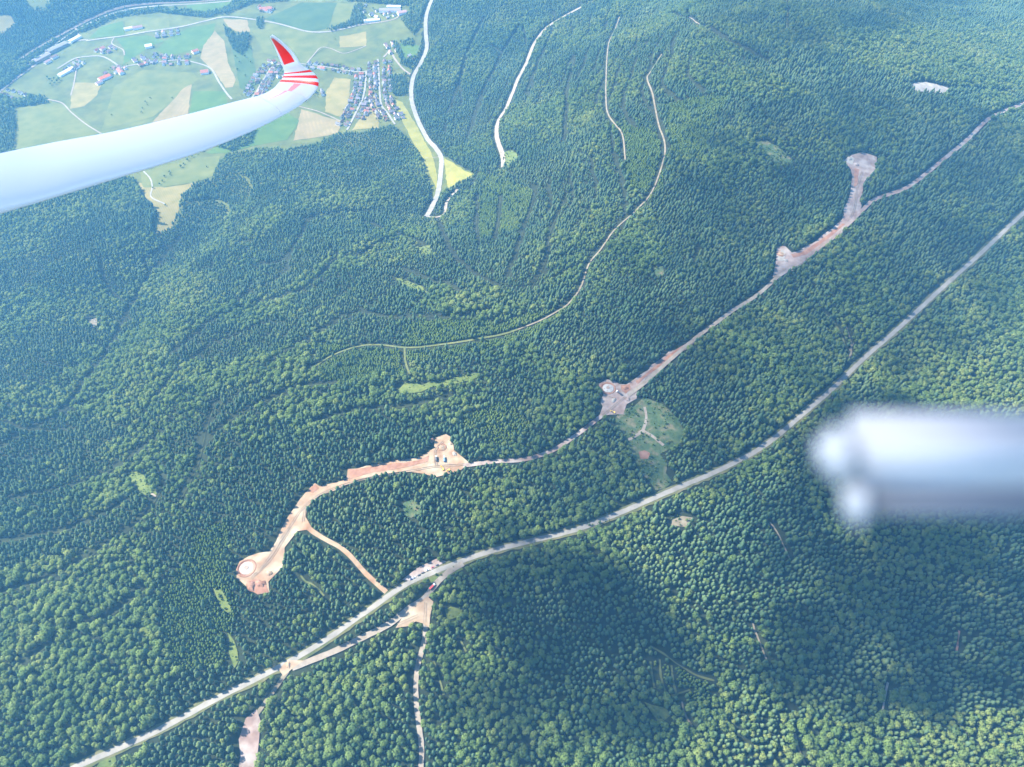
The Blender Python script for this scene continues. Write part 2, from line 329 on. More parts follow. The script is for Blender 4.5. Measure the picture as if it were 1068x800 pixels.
road('forest_track', (690,57, 678,76, 675,83, 682,106, 687,131, 693,149, 692,167, 680,200, 664,219, 641,240, 626,261, 614,276, 606,299, 594,316, 583,324, 565,334, 540,344), 3.8, M['dirt_track'], 1.6, 'long thin winding forest track in the middle of the hillside', 13)
road('forest_track', (540,344, 520,350, 480,357, 430,363, 395,360, 372,362, 345,372, 325,385), 5, M['grass_track'], 1.6, 'grassy track along the slope', 15)
road('forest_track', (422,362, 423,378, 428,392), 4, M['grass_track'], 1.6, 'short grassy link between slope tracks', 11)
for lab, p, wd, mt in [('straight pale lane along the railway', (-15,106, 0,96, 30,73, 60,52, 80,43, 92,42), 9, 'gravel'), ('valley lane curving between the fields', (90,43, 120,39, 150,34, 190,28, 215,22, 235,18, 260,20, 290,25, 320,33, 345,33, 372,27), 9, 'light_asphalt'), ('short lane crossing to the railway', (79,30, 84,41), 7, 'gravel'), ('village lane at the western farms', (60,72, 75,63, 85,60, 105,59, 118,65, 126,71), 7, 'light_asphalt'),
    ('village street through the western row', (126,71, 140,68, 160,66, 185,63, 205,66, 220,72, 228,85, 236,97, 242,104), 7, 'light_asphalt'), ('pale path across the hay meadow', (50,104, 65,108, 75,118, 90,130, 106,140), 5, 'gravel'), ('lane past the green fields', (119,40, 117,46, 128,52, 130,58), 5, 'gravel'), ('lane between the fields left of the village', (80,70, 78,84, 74,100), 5, 'gravel'),
    ('straight street of the eastern village', (394,62, 395,75, 396,95, 398,110, 404,118, 412,130), 7, 'light_asphalt'), ('second street of the eastern village', (382,74, 381,90, 378,104, 374,112, 362,136), 7, 'light_asphalt'), ('cross street along the upper row of houses', (305,66, 325,68, 345,71, 370,75, 383,75), 6, 'light_asphalt'), ('lane curving over the meadow to the houses', (320,66, 327,58, 335,50, 345,51, 358,56, 370,53, 382,48), 5, 'gravel'),
    ('lane through the houses behind the winglet', (262,104, 268,95, 276,82, 284,70, 300,67), 6, 'light_asphalt'), ('lower lane under the wing tip', (300,108, 314,112, 330,116, 345,122, 360,129), 5, 'gravel'), ('white path in the meadow below the wing', (150,179, 157,187, 159,196, 158,206, 172,213), 4, 'white_gravel'), ('street from the village to the valley road', (400,60, 407,54, 412,62, 420,72, 428,78), 7, 'gravel'), ('lane to the works at the top', (372,27, 385,25, 400,23, 412,20, 420,14), 7, 'gravel')]:
    road('lane', p, wd, M[mt], 2.0, lab)
road('railway', (20,63, 40,50, 65,36, 78,29, 95,20, 120,10, 160,4, 230,0, 290,-5), 12, M['rail_bed'], 1.9, 'brown railway bed between the river trees and the wood', 26)
road('lane', (30,68, 45,57, 78,33, 95,24, 120,14, 160,7, 230,2.5, 290,-2), 8, M['light_asphalt'], 2.1, 'pale road beside the railway bed', 12)
# dark gaps left by logging lanes along the slope
for p in [(275,277, 295,273, 315,249, 320,233, 336,225, 366,223, 392,222), (302,308, 318,303, 336,288, 353,271, 379,266, 402,252, 420,248), (250,318, 262,306, 285,296, 305,280), (270,388, 320,357, 346,339, 371,327, 400,331, 440,331, 480,332, 510,324), (180,372, 205,350, 235,330, 270,316, 300,312), (160,420, 190,385, 225,360, 262,345, 290,335),
          (60,438, 95,392, 112,370, 150,300, 190,248), (0,470, 30,450, 70,432, 110,410), (20,520, 60,512, 100,500, 130,486, 160,460), (0,566, 50,558, 95,545, 130,525), (455,225, 470,262, 500,290, 520,300), (498,205, 497,235, 499,252), (522,205, 520,230, 516,250), (560,195, 548,235, 540,262, 528,290), (590,205, 575,240, 570,270, 555,300),
          (505,20, 488,55, 478,90, 466,120), (540,30, 522,60, 510,85, 498,110, 488,145), (576,35, 560,70, 548,100), (600,60, 592,90, 590,120, 588,150), (210,470, 240,440, 275,420, 310,405, 350,400), (190,520, 205,490, 215,450, 225,420), (330,440, 370,430, 420,425, 470,415), (0,620, 60,600, 110,570, 150,540, 175,500), (30,690, 70,660, 120,640, 150,612),
          (700,15, 720,22, 760,45, 800,65), (380,232, 400,240, 430,250, 450,262), (420,280, 445,292, 470,300, 480,305)]:
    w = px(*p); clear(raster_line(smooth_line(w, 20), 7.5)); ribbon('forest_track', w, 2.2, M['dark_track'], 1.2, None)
for p, mt in [((882,340, 886,352, 888,365, 884,376), 'dirt_track'), ((858,326, 868,335, 878,352, 883,366), 'grass_track'), ((890,358, 886,366), 'dirt_track'), ((826,303, 834,308, 843,314), 'dirt_track'), ((803,545, 810,555, 816,567, 823,582), 'dirt_track'), ((785,650, 792,670, 800,690), 'dirt_track'), ((926,712, 922,728, 920,742), 'white_gravel'), ((829,765, 832,780, 840,797), 'dirt_track'), ((1000,658, 999,668, 997,680), 'red_earth'), ((920,168, 932,178, 941,187), 'grass_track'),
          ((678,674, 692,682, 705,692, 725,704, 745,710), 'grass_track'), ((688,688, 689,705, 694,722), 'grass_track'), ((700,694, 702,710, 706,726), 'grass_track'), ((678,690, 680,704, 682,718), 'grass_track'), ((700,726, 712,722, 720,720), 'grass_track'), ((711,732, 714,745, 722,758), 'dirt_track'), ((312,598, 319,607, 328,611, 338,622), 'grass_track'), ((452,690, 458,705, 463,725), 'grass_track'), ((480,668, 486,680), 'grass_track'),
          ((820,0, 821,15, 820,33), 'grass_track'), ((715,14, 722,20, 730,26), 'gravel'), ((444,165, 462,163), 'gravel'), ((384,480, 398,470, 410,468), 'grass_track'), ((990,92, 1015,95, 1050,96), 'grass_track'), ((1005,70, 1015,62), 'grass_track'), ((92,336, 100,340), 'gravel'), ((158,515, 163,518), 'gravel')]:
    w = px(*p); clear(raster_line(smooth_line(w, 20), 4.6)); ribbon('forest_track', w, 3.0, M[mt], 1.3, None, .25)

# ------------------------------------------------------------------ clearings of the building sites
def q(ox, oy, s, *c):
    c = np.array(c, float).reshape(-1, 2); return (np.array([ox, oy])+c*s).ravel().tolist()
def site(pts, mat, label, lift=1.35, name='gravel_clearing', tree=True, amp=1.6):
    w = px(*pts)
    if tree: clear(raster_poly(w)); clear(raster_poly(w-w/np.linalg.norm(w, axis=1)[:, None]*6)); clear(raster_poly(w+np.array([-6.5, 1.5])))
    return drape(name, w, M[mat], lift, label, amp=amp, maxlen=16)
site(q(220, 430, .2528, 105,650, 118,615, 155,595, 240,575, 290,490, 340,400, 390,330, 430,293, 450,310, 560,280, 565,235, 720,213, 860,190, 915,150, 928,110, 965,92, 992,108, 1002,160, 1040,190, 1062,208, 1035,240, 930,266, 780,245, 640,272, 560,300, 450,345, 400,390, 395,430, 420,480, 350,490, 310,560, 292,640, 240,700, 242,745, 190,757, 140,718, 108,685), 'pad_gravel', 'long pale gravel site with two turbine pads')
site(q(600, 370, .125, 200,250, 260,208, 320,225, 370,250, 420,245, 490,220, 600,130, 790,-20, 976,-125, 1016,-145, 1000,-100, 832,16, 720,120, 600,210, 520,270, 512,372, 440,420, 400,500, 290,512, 190,530, 238,430, 213,400, 240,330, 203,280), 'grey_gravel', 'grey gravel site with one white turbine base in the middle')
site(q(790, 140, .1875, 85,800, 100,750, 98,700, 108,640, 150,618, 190,660, 240,650, 330,590, 470,480, 530,300, 520,200, 478,150, 520,118, 580,103, 664,128, 662,170, 642,232, 592,262, 572,400, 577,432, 470,550, 330,660, 230,742, 150,772), 'grey_gravel', 'forked gravel site at the upper right')
site((947,90, 956,87, 966,86, 980,89, 991,93, 984,98, 968,97, 956,96), 'white_gravel', 'small bright quarry in the forest near the right edge')
site((249,804, 251,772, 257,750, 267,741, 273,752, 271,772, 264,806), 'grey_gravel', 'gravel turning place at the lower left', 1.9)
site((424,639, 436,630, 446,622, 452,628, 450,642, 448,655, 441,652, 434,650, 426,652, 412,655), 'pad_gravel', 'gravel triangle at the road fork', 1.9)
site((290,697, 300,690, 318,690, 308,700, 296,706), 'pad_gravel', 'pale gravel patch beside the main road', 1.8)
site((420,606, 436,593, 455,585, 466,586, 450,594, 428,606), 'grey_gravel', 'lay-by with parked vehicles above the main road', 1.9)
site(q(220, 430, .2528, 150,700, 185,690, 225,705, 238,742, 192,752, 150,728), 'red_earth', 'red earth heap apron at the first pad', 1.75, 'earth_bank', False, .8)
site(q(220, 430, .2528, 570,240, 720,220, 855,200, 900,180, 895,205, 820,225, 700,245, 575,275), 'red_earth', 'red cut bank above the gravel track', 1.75, 'earth_bank', False, .8)
site(q(220, 430, .2528, 400,325, 430,298, 446,315, 420,335), 'red_earth', 'small red bank at the bend', 1.75, 'earth_bank', False, .8)
site(q(600, 370, .125, 500,225, 620,135, 800,-10, 960,-110, 975,-100, 810,22, 640,150, 520,250), 'red_earth', 'long red cut bank by the straight track', 1.75, 'earth_bank', False, .8)
site(q(600, 370, .125, 380,260, 455,250, 462,290, 420,330, 385,300), 'red_earth', 'red earth beside the middle pad', 1.75, 'earth_bank', False, .8)
site(q(790, 140, .1875, 185,672, 245,660, 340,600, 470,500, 500,505, 400,590, 280,670, 200,690), 'red_earth', 'red cut bank of the upper right site', 1.75, 'earth_bank', False, .8)
site(q(790, 140, .1875, 540,190, 565,200, 560,280, 535,300), 'red_earth', 'red bank below the highest pad', 1.75, 'earth_bank', False, .8)
site(q(790, 140, .1875, 482,148, 520,125, 540,140, 525,172, 500,165), 'white_gravel', 'bright rubble at the highest pad', 1.9, 'rubble_patch', False, .8)
site(q(790, 140, .1875, 105,665, 140,645, 160,670, 140,710, 110,705), 'white_gravel', 'bright rubble at the lower right pad', 1.9, 'rubble_patch', False, .8)
site(q(540, 380, .2528, 400,218, 470,172, 520,140, 600,160, 660,230, 690,300, 640,335, 610,370, 640,490, 560,527, 500,440, 455,320), 'clearcut', 'felled green clearing with brown tracks', 1.0, 'felled_clearing', True, 4)
for p in [(672,425, 674,436, 671,448, 666,451), (671,450, 680,455, 692,465), (670,450, 660,457, 655,459)]:
    ribbon('forest_track', px(*p), 5, M['gravel'], 1.5, None)
site((666,472, 672,470, 678,473, 676,479, 668,479), 'red_earth', 'red earth spot in the felled clearing', 1.5, 'earth_patch', False, 1)
glade_m = np.zeros((RH, RW), bool)
r_ = raster_poly(px(*q(540, 380, .2528, 400,218, 470,172, 520,140, 600,160, 660,230, 690,300, 640,335, 610,370, 640,490, 560,527, 500,440, 455,320))); glade_m[r_[0]] |= r_[1]
for lab, p, m_ in [('yellow green glade left of the first pad', (222,614, 230,616, 236,626, 241,636, 236,640, 228,626), 'grass_light'), ('bright glade near the gravel fork', (464,636, 472,630, 482,636, 478,644, 466,648), 'grass_light'), ('grassy strip island between the two roads', (446,603, 462,596, 480,589, 482,592, 466,600, 452,607), 'grass_light'), ('long grassy glade on the slope', (412,408, 424,398, 440,402, 470,396, 500,388, 498,395, 470,402, 440,408, 420,412), 'grass_light'),
    ('pale glade at the lower right tracks', (672,732, 682,734, 692,742, 700,750, 690,752, 678,744), 'grass_light'), ('glade on the mid slope', (412,290, 424,292, 440,300, 446,306, 436,304, 420,298), 'grass_light'), ('small glade at the stream', (436,258, 448,256, 452,264, 444,268), 'grass_light'), ('pale open patch on the right hill', (788,148, 800,146, 816,158, 828,168, 812,172, 796,160), 'clearcut'), ('faint glade in the dark hillside', (682,280, 690,278, 693,286, 684,290), 'clearcut'),
    ('small dark glade inside the wood', (420,525, 432,520, 438,532, 428,542, 420,538), 'clearcut'), ('grass strip below the main road', (590,552, 620,546, 640,540, 642,544, 615,552, 596,557), 'grass_light'), ('sandy patch below the main road', (700,540, 712,536, 722,540, 716,548, 702,548), 'dirt_track'), ('clearing with pale stumps on the left slope', (134,494, 146,492, 158,506, 164,516, 150,518, 140,508), 'grass_light'), ('rocky spot in the left wood', (92,334, 100,332, 104,338, 96,342), 'dirt_track'),
    ('grassy corner by the forest road', (520,160, 534,156, 542,164, 530,174), 'grass_light'), ('bright grass wedge at the bottom left', (96,806, 108,796, 118,790, 122,794, 112,806), 'grass_light'), ('glade beneath the young stand', (236,658, 246,668, 250,690, 244,698, 240,680), 'grass_light'), ('small glade in the young stand', (145,652, 156,654, 158,662, 148,662), 'grass_light')]:
    site(p, m_, lab, 1.15, 'glade', True, 3)
    r_ = raster_poly(px(*p)); glade_m[r_[0]] |= r_[1]
clear(raster_line(px(448,604, 482,590), 9))

# ------------------------------------------------------------------ tree shapes
def rounded(me, cz, rx, rz):
    me.polygons.foreach_set('use_smooth', [True]*len(me.polygons)); N = []
    for v_ in me.vertices: N.append(Vector((v_.co.x/rx**2, v_.co.y/rx**2, (v_.co.z-cz)/rz**2)).normalized())
    me.normals_split_custom_set_from_vertices([tuple(n_) for n_ in N]); return me
def conifer_crown(name, seed, mat, H=24, R=3.9, layers=13, base=.36):
    r = random.Random(seed); V = []; F = []
    for k in range(layers):
        t = k/(layers-1); z = H*(base+(1-base)*t*.97); rad = R*(1-t**2.1)**.7*(1-.35*max(0, .3-t)/.3)+.25
        n = max(4, int(10-5*t)); a0 = r.uniform(0, 6.28)
        for j in range(n):
            a = a0+6.283*j/n+r.uniform(-.22, .22); L = rad*r.uniform(.72, 1.14); w = (.9+rad*.42)*r.uniform(.8, 1.15)/1.6
            ca, sa = math.cos(a), math.sin(a); z0 = z+r.uniform(-.6, .6)
            def p(d, s, h): V.append((ca*d-sa*s, sa*d+ca*s, z0+h)); return len(V)-1
            i0 = p(.05, 0, .55); m1 = p(L*.55, w*.75, -.25-.1*L); m2 = p(L*.55, -w*.75, -.25-.1*L); mc = p(L*.6, 0, .22); e = p(L, 0, -.30*L-.2); e1 = p(L*.86, w*.55, -.34*L-.3); e2 = p(L*.86, -w*.55, -.34*L-.3)
            F += [(i0, mc, m1), (i0, m2, mc), (m1, mc, e1), (mc, e, e1), (m2, e2, mc), (mc, e2, e)]
    n = len(V); V.append((0, 0, H*1.03)); b = []
    for j in range(5): V.append((.55*math.cos(j*1.257), .55*math.sin(j*1.257), H*.90)); b.append(n+1+j)
    for j in range(5): F.append((n, b[j], b[(j+1) % 5]))
    return rounded(mesh_from(name, V, F, mat), H*.52, R, H*.42)
def broad_crown(name, seed, mat, H=20, R=4.6, n=210, low=.28):
    r = random.Random(seed); V = []; F = []; lobes = []; LN = []
    for k in range(11):
        a = r.uniform(0, 6.28); zz = r.uniform(-.7, .9); rr = math.sqrt(max(.05, 1-zz*zz))*r.uniform(.35, .68)
        lobes.append((R*rr*math.cos(a), R*rr*math.sin(a), H*(low+1)/2+zz*H*(1-low)/2*.72, R*r.uniform(.38, .62)))
    for k in range(n):
        lx, ly, lz, lr = lobes[k % len(lobes)]
        d = Vector((r.gauss(0, 1), r.gauss(0, 1), r.gauss(.25, 1))).normalized(); c = Vector((lx, ly, lz))+d*lr*r.uniform(.75, 1.08)
        nrm = (d+Vector((r.uniform(-.6, .6), r.uniform(-.6, .6), r.uniform(-.3, .6)))).normalized(); u = nrm.orthogonal().normalized(); v = nrm.cross(u); s = R*r.uniform(.15, .28); th = r.uniform(0, 6.28)
        u, v = u*math.cos(th)+v*math.sin(th), v*math.cos(th)-u*math.sin(th); i = len(V)
        V += [tuple(c+u*s), tuple(c+v*s*.75+nrm*s*.2), tuple(c-u*s), tuple(c-v*s*.75+nrm*s*.15)]; F += [(i, i+1, i+2), (i, i+2, i+3)]; LN += [tuple((d+.8*Vector((lx/R, ly/R, (lz-H*.62)/(H*.35))).normalized()).normalized())]*4
    me = mesh_from(name, V, F, mat, True); me.normals_split_custom_set_from_vertices(LN); return me
def trunk_mesh(name, H, r0, limbs, seed):
    r = random.Random(seed); bm = bmesh.new()
    def cone(a, b, ra, rb, n=6):
        a, b = Vector(a), Vector(b); rot = (b-a).to_track_quat('Z', 'Y').to_matrix().to_4x4()
        bmesh.ops.create_cone(bm, cap_ends=True, segments=n, radius1=ra, radius2=rb, depth=(b-a).length, matrix=Matrix.Translation((a+b)/2) @ rot)
    cone((0, 0, -.6), (0, 0, H*.5), r0, r0*.6); cone((0, 0, H*.5-.05), (0, 0, H), r0*.6, r0*.12)
    for k in range(limbs):
        a = r.uniform(0, 6.28); z = H*r.uniform(.3, .7); L = H*r.uniform(.12, .2); cone((0, 0, z), (L*math.cos(a), L*math.sin(a), z+L*.7), r0*.35, r0*.08, 5)
    return bm_mesh(name, bm, M['bark'])
KINDS = []   # (crown mesh, trunk mesh)
for k, (H, R, la) in enumerate([(16.5, 3.7, 9), (18, 3.4, 10), (15, 4.0, 8)]):
    KINDS.append((conifer_crown('spruce_crown', 10+k, M['spruce'], H, R, la), trunk_mesh('spruce_trunk', H*.93, .34, 3, k)))
for k, (H, R) in enumerate([(15.5, 4.7), (14, 4.2), (17, 5.3)]):
    KINDS.append((broad_crown('broadleaf_crown', 20+k, M['broadleaf'], H, R, 260), trunk_mesh('broadleaf_trunk', H*.8, .36, 6, 9+k)))
for k, (H, R) in enumerate([(8, 2.3), (9, 2.5)]):
    KINDS.append((conifer_crown('young_spruce_crown', 30+k, M['young'], H, R, 7, .2), trunk_mesh('young_trunk', H*.9, .2, 2, 19+k)))

# ------------------------------------------------------------------ where every forest tree stands
def lattice(s, seed):
    r = np.random.default_rng(seed); a = np.arange(-2690, 2690, s); b = np.arange(-90, 4150, s*.9); A, B = np.meshgrid(a, b); A = A+(np.arange(len(b)) % 2)[:, None]*s/2
    A = A+r.uniform(-.36, .36, A.shape)*s; B = B+r.uniform(-.36, .36, B.shape)*s; return A.ravel(), B.ravel(), r
def project(x, y, z):
    dy = y; dz = z-CAM_H; depth = CP*dy-SP*dz; up = SP*dy+CP*dz; return 534+FPX*x/depth, 400-FPX*up/depth, depth
YOUNG = [px(*p) for p in [(205,560, 240,540, 236,600, 250,640, 236,690, 190,700, 165,660, 175,610), (420,340, 520,338, 600,318, 560,350, 480,375, 420,380), (690,110, 760,100, 730,170, 700,160), (500,180, 560,200, 540,240, 500,250), (330,360, 420,362, 420,395, 340,400), (680,690, 735,705, 745,740, 700,730), (480,440, 520,420, 560,440, 520,470), (640,130, 690,140, 690,200, 655,200)]]
BROAD = [px(*p) for p in [(480,330, 560,330, 600,320, 560,350, 500,352), (900,380, 1080,300, 1080,440, 920,440), (690,60, 820,90, 860,110, 800,110, 700,90), (900,40, 1080,20, 1080,100, 960,90, 880,70), (0,600, 150,560, 190,700, 60,780, 0,790), (840,760, 1080,740, 1080,830, 820,830), (370,380, 440,380, 460,410, 380,430)]]
young_m = np.zeros((RH, RW), bool); broad_m = np.zeros((RH, RW), bool)
for P_ in YOUNG:
    r_ = raster_poly(P_)
    if r_: young_m[r_[0]] |= r_[1]
for P_ in BROAD:
    r_ = raster_poly(P_)
    if r_: broad_m[r_[0]] |= r_[1]
def in_view(x, y, mx, my0, my1):
    u, v, d = project(x, y, ground_z(x, y)+10); return (d > 50) & (u > -mx) & (u < 1068+mx) & (v > -my0) & (v < 800+my1)
tx, ty, tk, ts = [], [], [], []
for young, s, seed in ((False, 7.4, 1), (True, 4.4, 2)):
    x, y, r = lattice(s, seed); k = at_mask(forest_mask, x, y) & (at_mask(young_m, x+12*vnoise(x, y, 25, 3), y+12*vnoise(x, y, 25, 4)) == young); x, y = x[k], y[k]
    k = in_view(x, y, 90, 40, 70); x, y = x[k], y[k]
    n1 = vnoise(x, y, 140, 5)+.5*vnoise(x, y, 50, 6); b = at_mask(broad_m, x+20*vnoise(x, y, 30, 3), y+20*vnoise(x, y, 30, 4))
    if young:
        kind = 6+(r.random(len(x)) < .5); kind = np.where(r.random(len(x)) < .05, 1, kind); sc = r.uniform(.75, 1.2, len(x))
    else:
        keep = r.random(len(x)) < .94; x, y, n1, b = x[keep], y[keep], n1[keep], b[keep]
        pb = np.where(b, .75, np.clip(.20+1.7*n1, .03, .85)); isb = r.random(len(x)) < pb
        kind = np.where(isb, 3+r.integers(0, 3, len(x)), r.integers(0, 3, len(x)))
        sc = (.88+.28*vnoise(x, y, 110, 7))*r.lognormal(0, .16, len(x))
        # felling lanes and age classes that follow the contours of the slope
        dd = -.6*(x-184)+.8*(y-872); lev = lambda x_, y_: height(x_, y_)+14*vnoise(x_, y_, 240, 3)
        e0 = lev(x, y); grad = np.hypot(lev(x+6, y)-e0, lev(x, y+6)-e0)/6; ph = e0/27; fr = ph-np.floor(ph)
        on = (dd > 120) & (dd < 1750) & (x < 500) & (vnoise(x+500, y, 300, 6)+.1*vnoise(ph*900, x*0, 300, 2) > -.16)
        sc = np.where(on, sc*(1.16-.34*fr), sc); keep = ~(on & (grad > .1) & (fr*27/(grad+1e-6) < 9.5)); x, y, kind, sc = x[keep], y[keep], kind[keep], sc[keep]
    tx.append(x); ty.append(y); tk.append(kind); ts.append(sc)
x, y, r = lattice(5.0, 5); n1 = vnoise(x, y, 30, 2); k = at_mask(glade_m, x, y) & (r.random(len(x)) < .42+.9*n1); x, y = x[k], y[k]   # seedlings and bushes in the glades
tx.append(x); ty.append(y); tk.append(np.where(r.random(len(x)) < .6, 6, 4)); ts.append(r.uniform(.25, .55, len(x)))
tx = np.concatenate(tx); ty = np.concatenate(ty); tk = np.concatenate(tk).astype(int); ts = np.concatenate(ts)
tz = ground_z(tx, ty); rot = RNG.uniform(0, 6.283, len(tx))
# the nearest ones that the picture shows whole become trees of their own
u, v, d = project(tx, ty, tz+18); inside = (u > 4) & (u < 1064) & (v > 4) & (v < 796) & (tk < 6)
order = np.argsort(np.where(inside, d, 1e9))
near = [i for i in order[:4000] if not (u[i] > 850 and v[i] < 570)][:300]
names = ['spruce_tree']*3+['broadleaf_tree']*3
first = {}
for i in near:
    k = int(tk[i]); spr = k < 3
    root = empty(names[k], (tx[i], ty[i], tz[i]), rot[i], float(ts[i]))
    tr = bpy.data.objects.new('trunk', KINDS[k][1]); col.objects.link(tr); tr.parent = root
    cr = bpy.data.objects.new('crown', KINDS[k][0]); col.objects.link(cr); cr.parent = root
    where = 'near the bottom left corner' if u[i] < 230 else 'left of the gravel track at the bottom edge' if u[i] < 437 else 'right of the gravel track at the bottom edge' if u[i] < 600 else 'below the lower right glade at the bottom edge' if u[i] < 780 else 'near the bottom right corner'
    sz = 'tall ' if ts[i] > 1.0 else 'small ' if ts[i] < .75 else ''
    tag(root, f'{sz}dense dark green spruce {where}' if spr else f'{sz}round light green broadleaf tree {where}', 'tree', f'{sz}spruces {where}' if spr else f'{sz}broadleaf trees {where}')
    first.setdefault(k, (cr, tr))
rest = np.ones(len(tx), bool); rest[near] = False
for k in range(8):
    if k not in first:
        i = int(np.argmin(np.where(rest & (tk == k) & in_view(tx, ty, -10, -10, -10), np.hypot(u-300, v-640), 1e9))); rest[i] = False
        root = empty('young_spruce' if k > 5 else names[k], (tx[i], ty[i], tz[i]), rot[i], float(ts[i]))
        tr = bpy.data.objects.new('trunk', KINDS[k][1]); col.objects.link(tr); tr.parent = root
        cr = bpy.data.objects.new('crown', KINDS[k][0]); col.objects.link(cr); cr.parent = root
        tag(root, 'small light green spruce in the dense young stand left of the first pad', 'tree', 'young spruces'); first[k] = (cr, tr)
def forest_object(sel):
    me = bpy.data.meshes.new('forest'); n = int(sel.sum()); me.vertices.add(n); me.vertices.foreach_set('co', np.stack([tx[sel], ty[sel], tz[sel]], 1).ravel())
    for nm, ty_, arr in (('kind', 'INT', tk[sel]), ('size', 'FLOAT', ts[sel]), ('turn', 'FLOAT', rot[sel])):
        at = me.attributes.new(nm, ty_, 'POINT'); at.data.foreach_set('value', np.ascontiguousarray(arr).astype(np.int32 if ty_ == 'INT' else np.float32))
    me.update(); o = obj('forest', me)
    g = bpy.data.node_groups.new('forest', 'GeometryNodeTree'); g.interface.new_socket('Geometry', in_out='INPUT', socket_type='NodeSocketGeometry'); g.interface.new_socket('Geometry', in_out='OUTPUT', socket_type='NodeSocketGeometry')
    N = g.nodes; L = g.links; gi = N.new('NodeGroupInput'); go = N.new('NodeGroupOutput'); jn = N.new('GeometryNodeJoinGeometry')
    def attr(nm, t): a = N.new('GeometryNodeInputNamedAttribute'); a.data_type = t; a.inputs[0].default_value = nm; return a.outputs[0]
    ki, si, ti = attr('kind', 'INT'), attr('size', 'FLOAT'), attr('turn', 'FLOAT')
    cx = N.new('ShaderNodeCombineXYZ'); L.new(ti, cx.inputs[2]); e2r = N.new('FunctionNodeEulerToRotation'); L.new(cx.outputs[0], e2r.inputs[0])
    cs = N.new('ShaderNodeCombineXYZ'); [L.new(si, cs.inputs[q_]) for q_ in range(3)]
    for k in range(8):
        cmp_ = N.new('FunctionNodeCompare'); cmp_.data_type = 'INT'; cmp_.operation = 'EQUAL'; L.new(ki, cmp_.inputs[2]); cmp_.inputs[3].default_value = k
        for part in first[k]:
            oi = N.new('GeometryNodeObjectInfo'); oi.transform_space = 'ORIGINAL'; oi.inputs['Object'].default_value = part; oi.inputs['As Instance'].default_value = True
            ip = N.new('GeometryNodeInstanceOnPoints'); L.new(gi.outputs[0], ip.inputs['Points']); L.new(cmp_.outputs[0], ip.inputs['Selection']); L.new(oi.outputs['Geometry'], ip.inputs['Instance']); L.new(e2r.outputs[0], ip.inputs['Rotation']); L.new(cs.outputs[0], ip.inputs['Scale'])
            L.new(ip.outputs[0], jn.inputs[0])
    L.new(jn.outputs[0], go.inputs[0]); md = o.modifiers.new('trees', 'NODES'); md.node_group = g
    return tag(o, 'dense spruce and broadleaf forest covering the hills', 'forest', kind='stuff')
forest_object(rest)
print('TREES', len(tx))

# ------------------------------------------------------------------ single trees in meadows and gardens
proto = {}
def lone_tree(x, y, k, s, label, group):
    z = float(ground_z(x, y))+.5; root = empty('garden_tree' if 'garden' in group else 'field_tree', (x, y, z), random.uniform(0, 6.28), s)
    for nm, m_ in (('trunk', KINDS[k][1]), ('crown', KINDS[k][0])):
        o = bpy.data.objects.new(nm, m_); col.objects.link(o); o.parent = root
    return tag(root, label, 'tree', group)
for (a, b), lab in [((160,197), 'tree row'), ((167,193), ''), ((170,190), ''), ((172,185), ''), ((177,180), ''), ((178,183), ''), ((189,175), ''), ((192,172), ''), ((196,168), ''), ((201,164), ''), ((206,161), ''), ((211,158), '')]:
    w = px(a, b)[0]; lone_tree(w[0], w[1], random.choice([3, 4, 5]), random.uniform(.55, .8), 'round tree in the row crossing the meadow below the wing', 'row of meadow trees')
for (a, b) in [(152,107), (149,114), (157,103), (148,118), (154,110)]:
    w = px(a, b)[0]; lone_tree(w[0], w[1], 4, random.uniform(.5, .75), 'tree in the small copse on the olive meadow above the wing', 'copse above the wing')
for (a, b), lab in [((117,121), 'tiny bush standing alone on the olive meadow'), ((180,103), 'single dark bush left of the stubble strip'), ((172,234), 'lone small tree in the yellow meadow tongue'), ((173,215), 'dark tree at the end of the white path'), ((216,175), 'lone bush on the green slope below the wing'), ((181,241), 'pointed tree at the tip of the meadow tongue'), ((285,22), 'dark tree beside the top lane'), ((350,42), 'tree below the top lane'), ((225,180), 'bush on the meadow edge below the wing')]:
    w = px(a, b)[0]; lone_tree(w[0], w[1], 4, .6, lab, None or 'lone field trees')
for a, b in [(55,86), (52,84), (58,88), (53,89), (57,83), (60,86), (50,82), (62,84), (245,46), (246,60), (250,66), (256,60), (262,52), (256,80), (262,66), (248,74)]:
    w = px(a, b)[0]; lone_tree(w[0], w[1], random.choice([3, 5]), random.uniform(.6, .85), 'tree of the dark clump by the white sheds' if a < 100 else 'scattered tree in the green hollow by the ploughed field', 'clump by the sheds' if a < 100 else 'hollow trees')

# ------------------------------------------------------------------ houses
WALLS = [material('plaster_white', (.72, .70, .66)), material('plaster_cream', (.62, .56, .46)), material('timber_brown', (.22, .16, .11))]
ROOFS = {n: noisy('roof_'+n, [(.3, tuple(x*1.3 for x in c)), (.7, tuple(x*1.6 for x in c))], .5, 4, scale2=.2) for n, c in (('brown', (.21, .14, .12)), ('grey', (.27, .26, .28)), ('red', (.46, .18, .13)), ('orange', (.72, .19, .08)), ('dark', (.13, .12, .14)), ('pink', (.42, .27, .27)), ('white', (.72, .72, .73)), ('violet', (.30, .27, .33)))}
def gable(w, l, h, rh, name, mat):
    a, b = w/2, l/2
    return mesh_from(name, [(-a, -b, -2), (a, -b, -2), (a, b, -2), (-a, b, -2), (-a, -b, h), (a, -b, h), (a, b, h), (-a, b, h), (0, -b, h+rh), (0, b, h+rh)], [(0, 1, 5, 8, 4), (2, 3, 7, 9, 6), (1, 2, 6, 5), (3, 0, 4, 7)], mat)
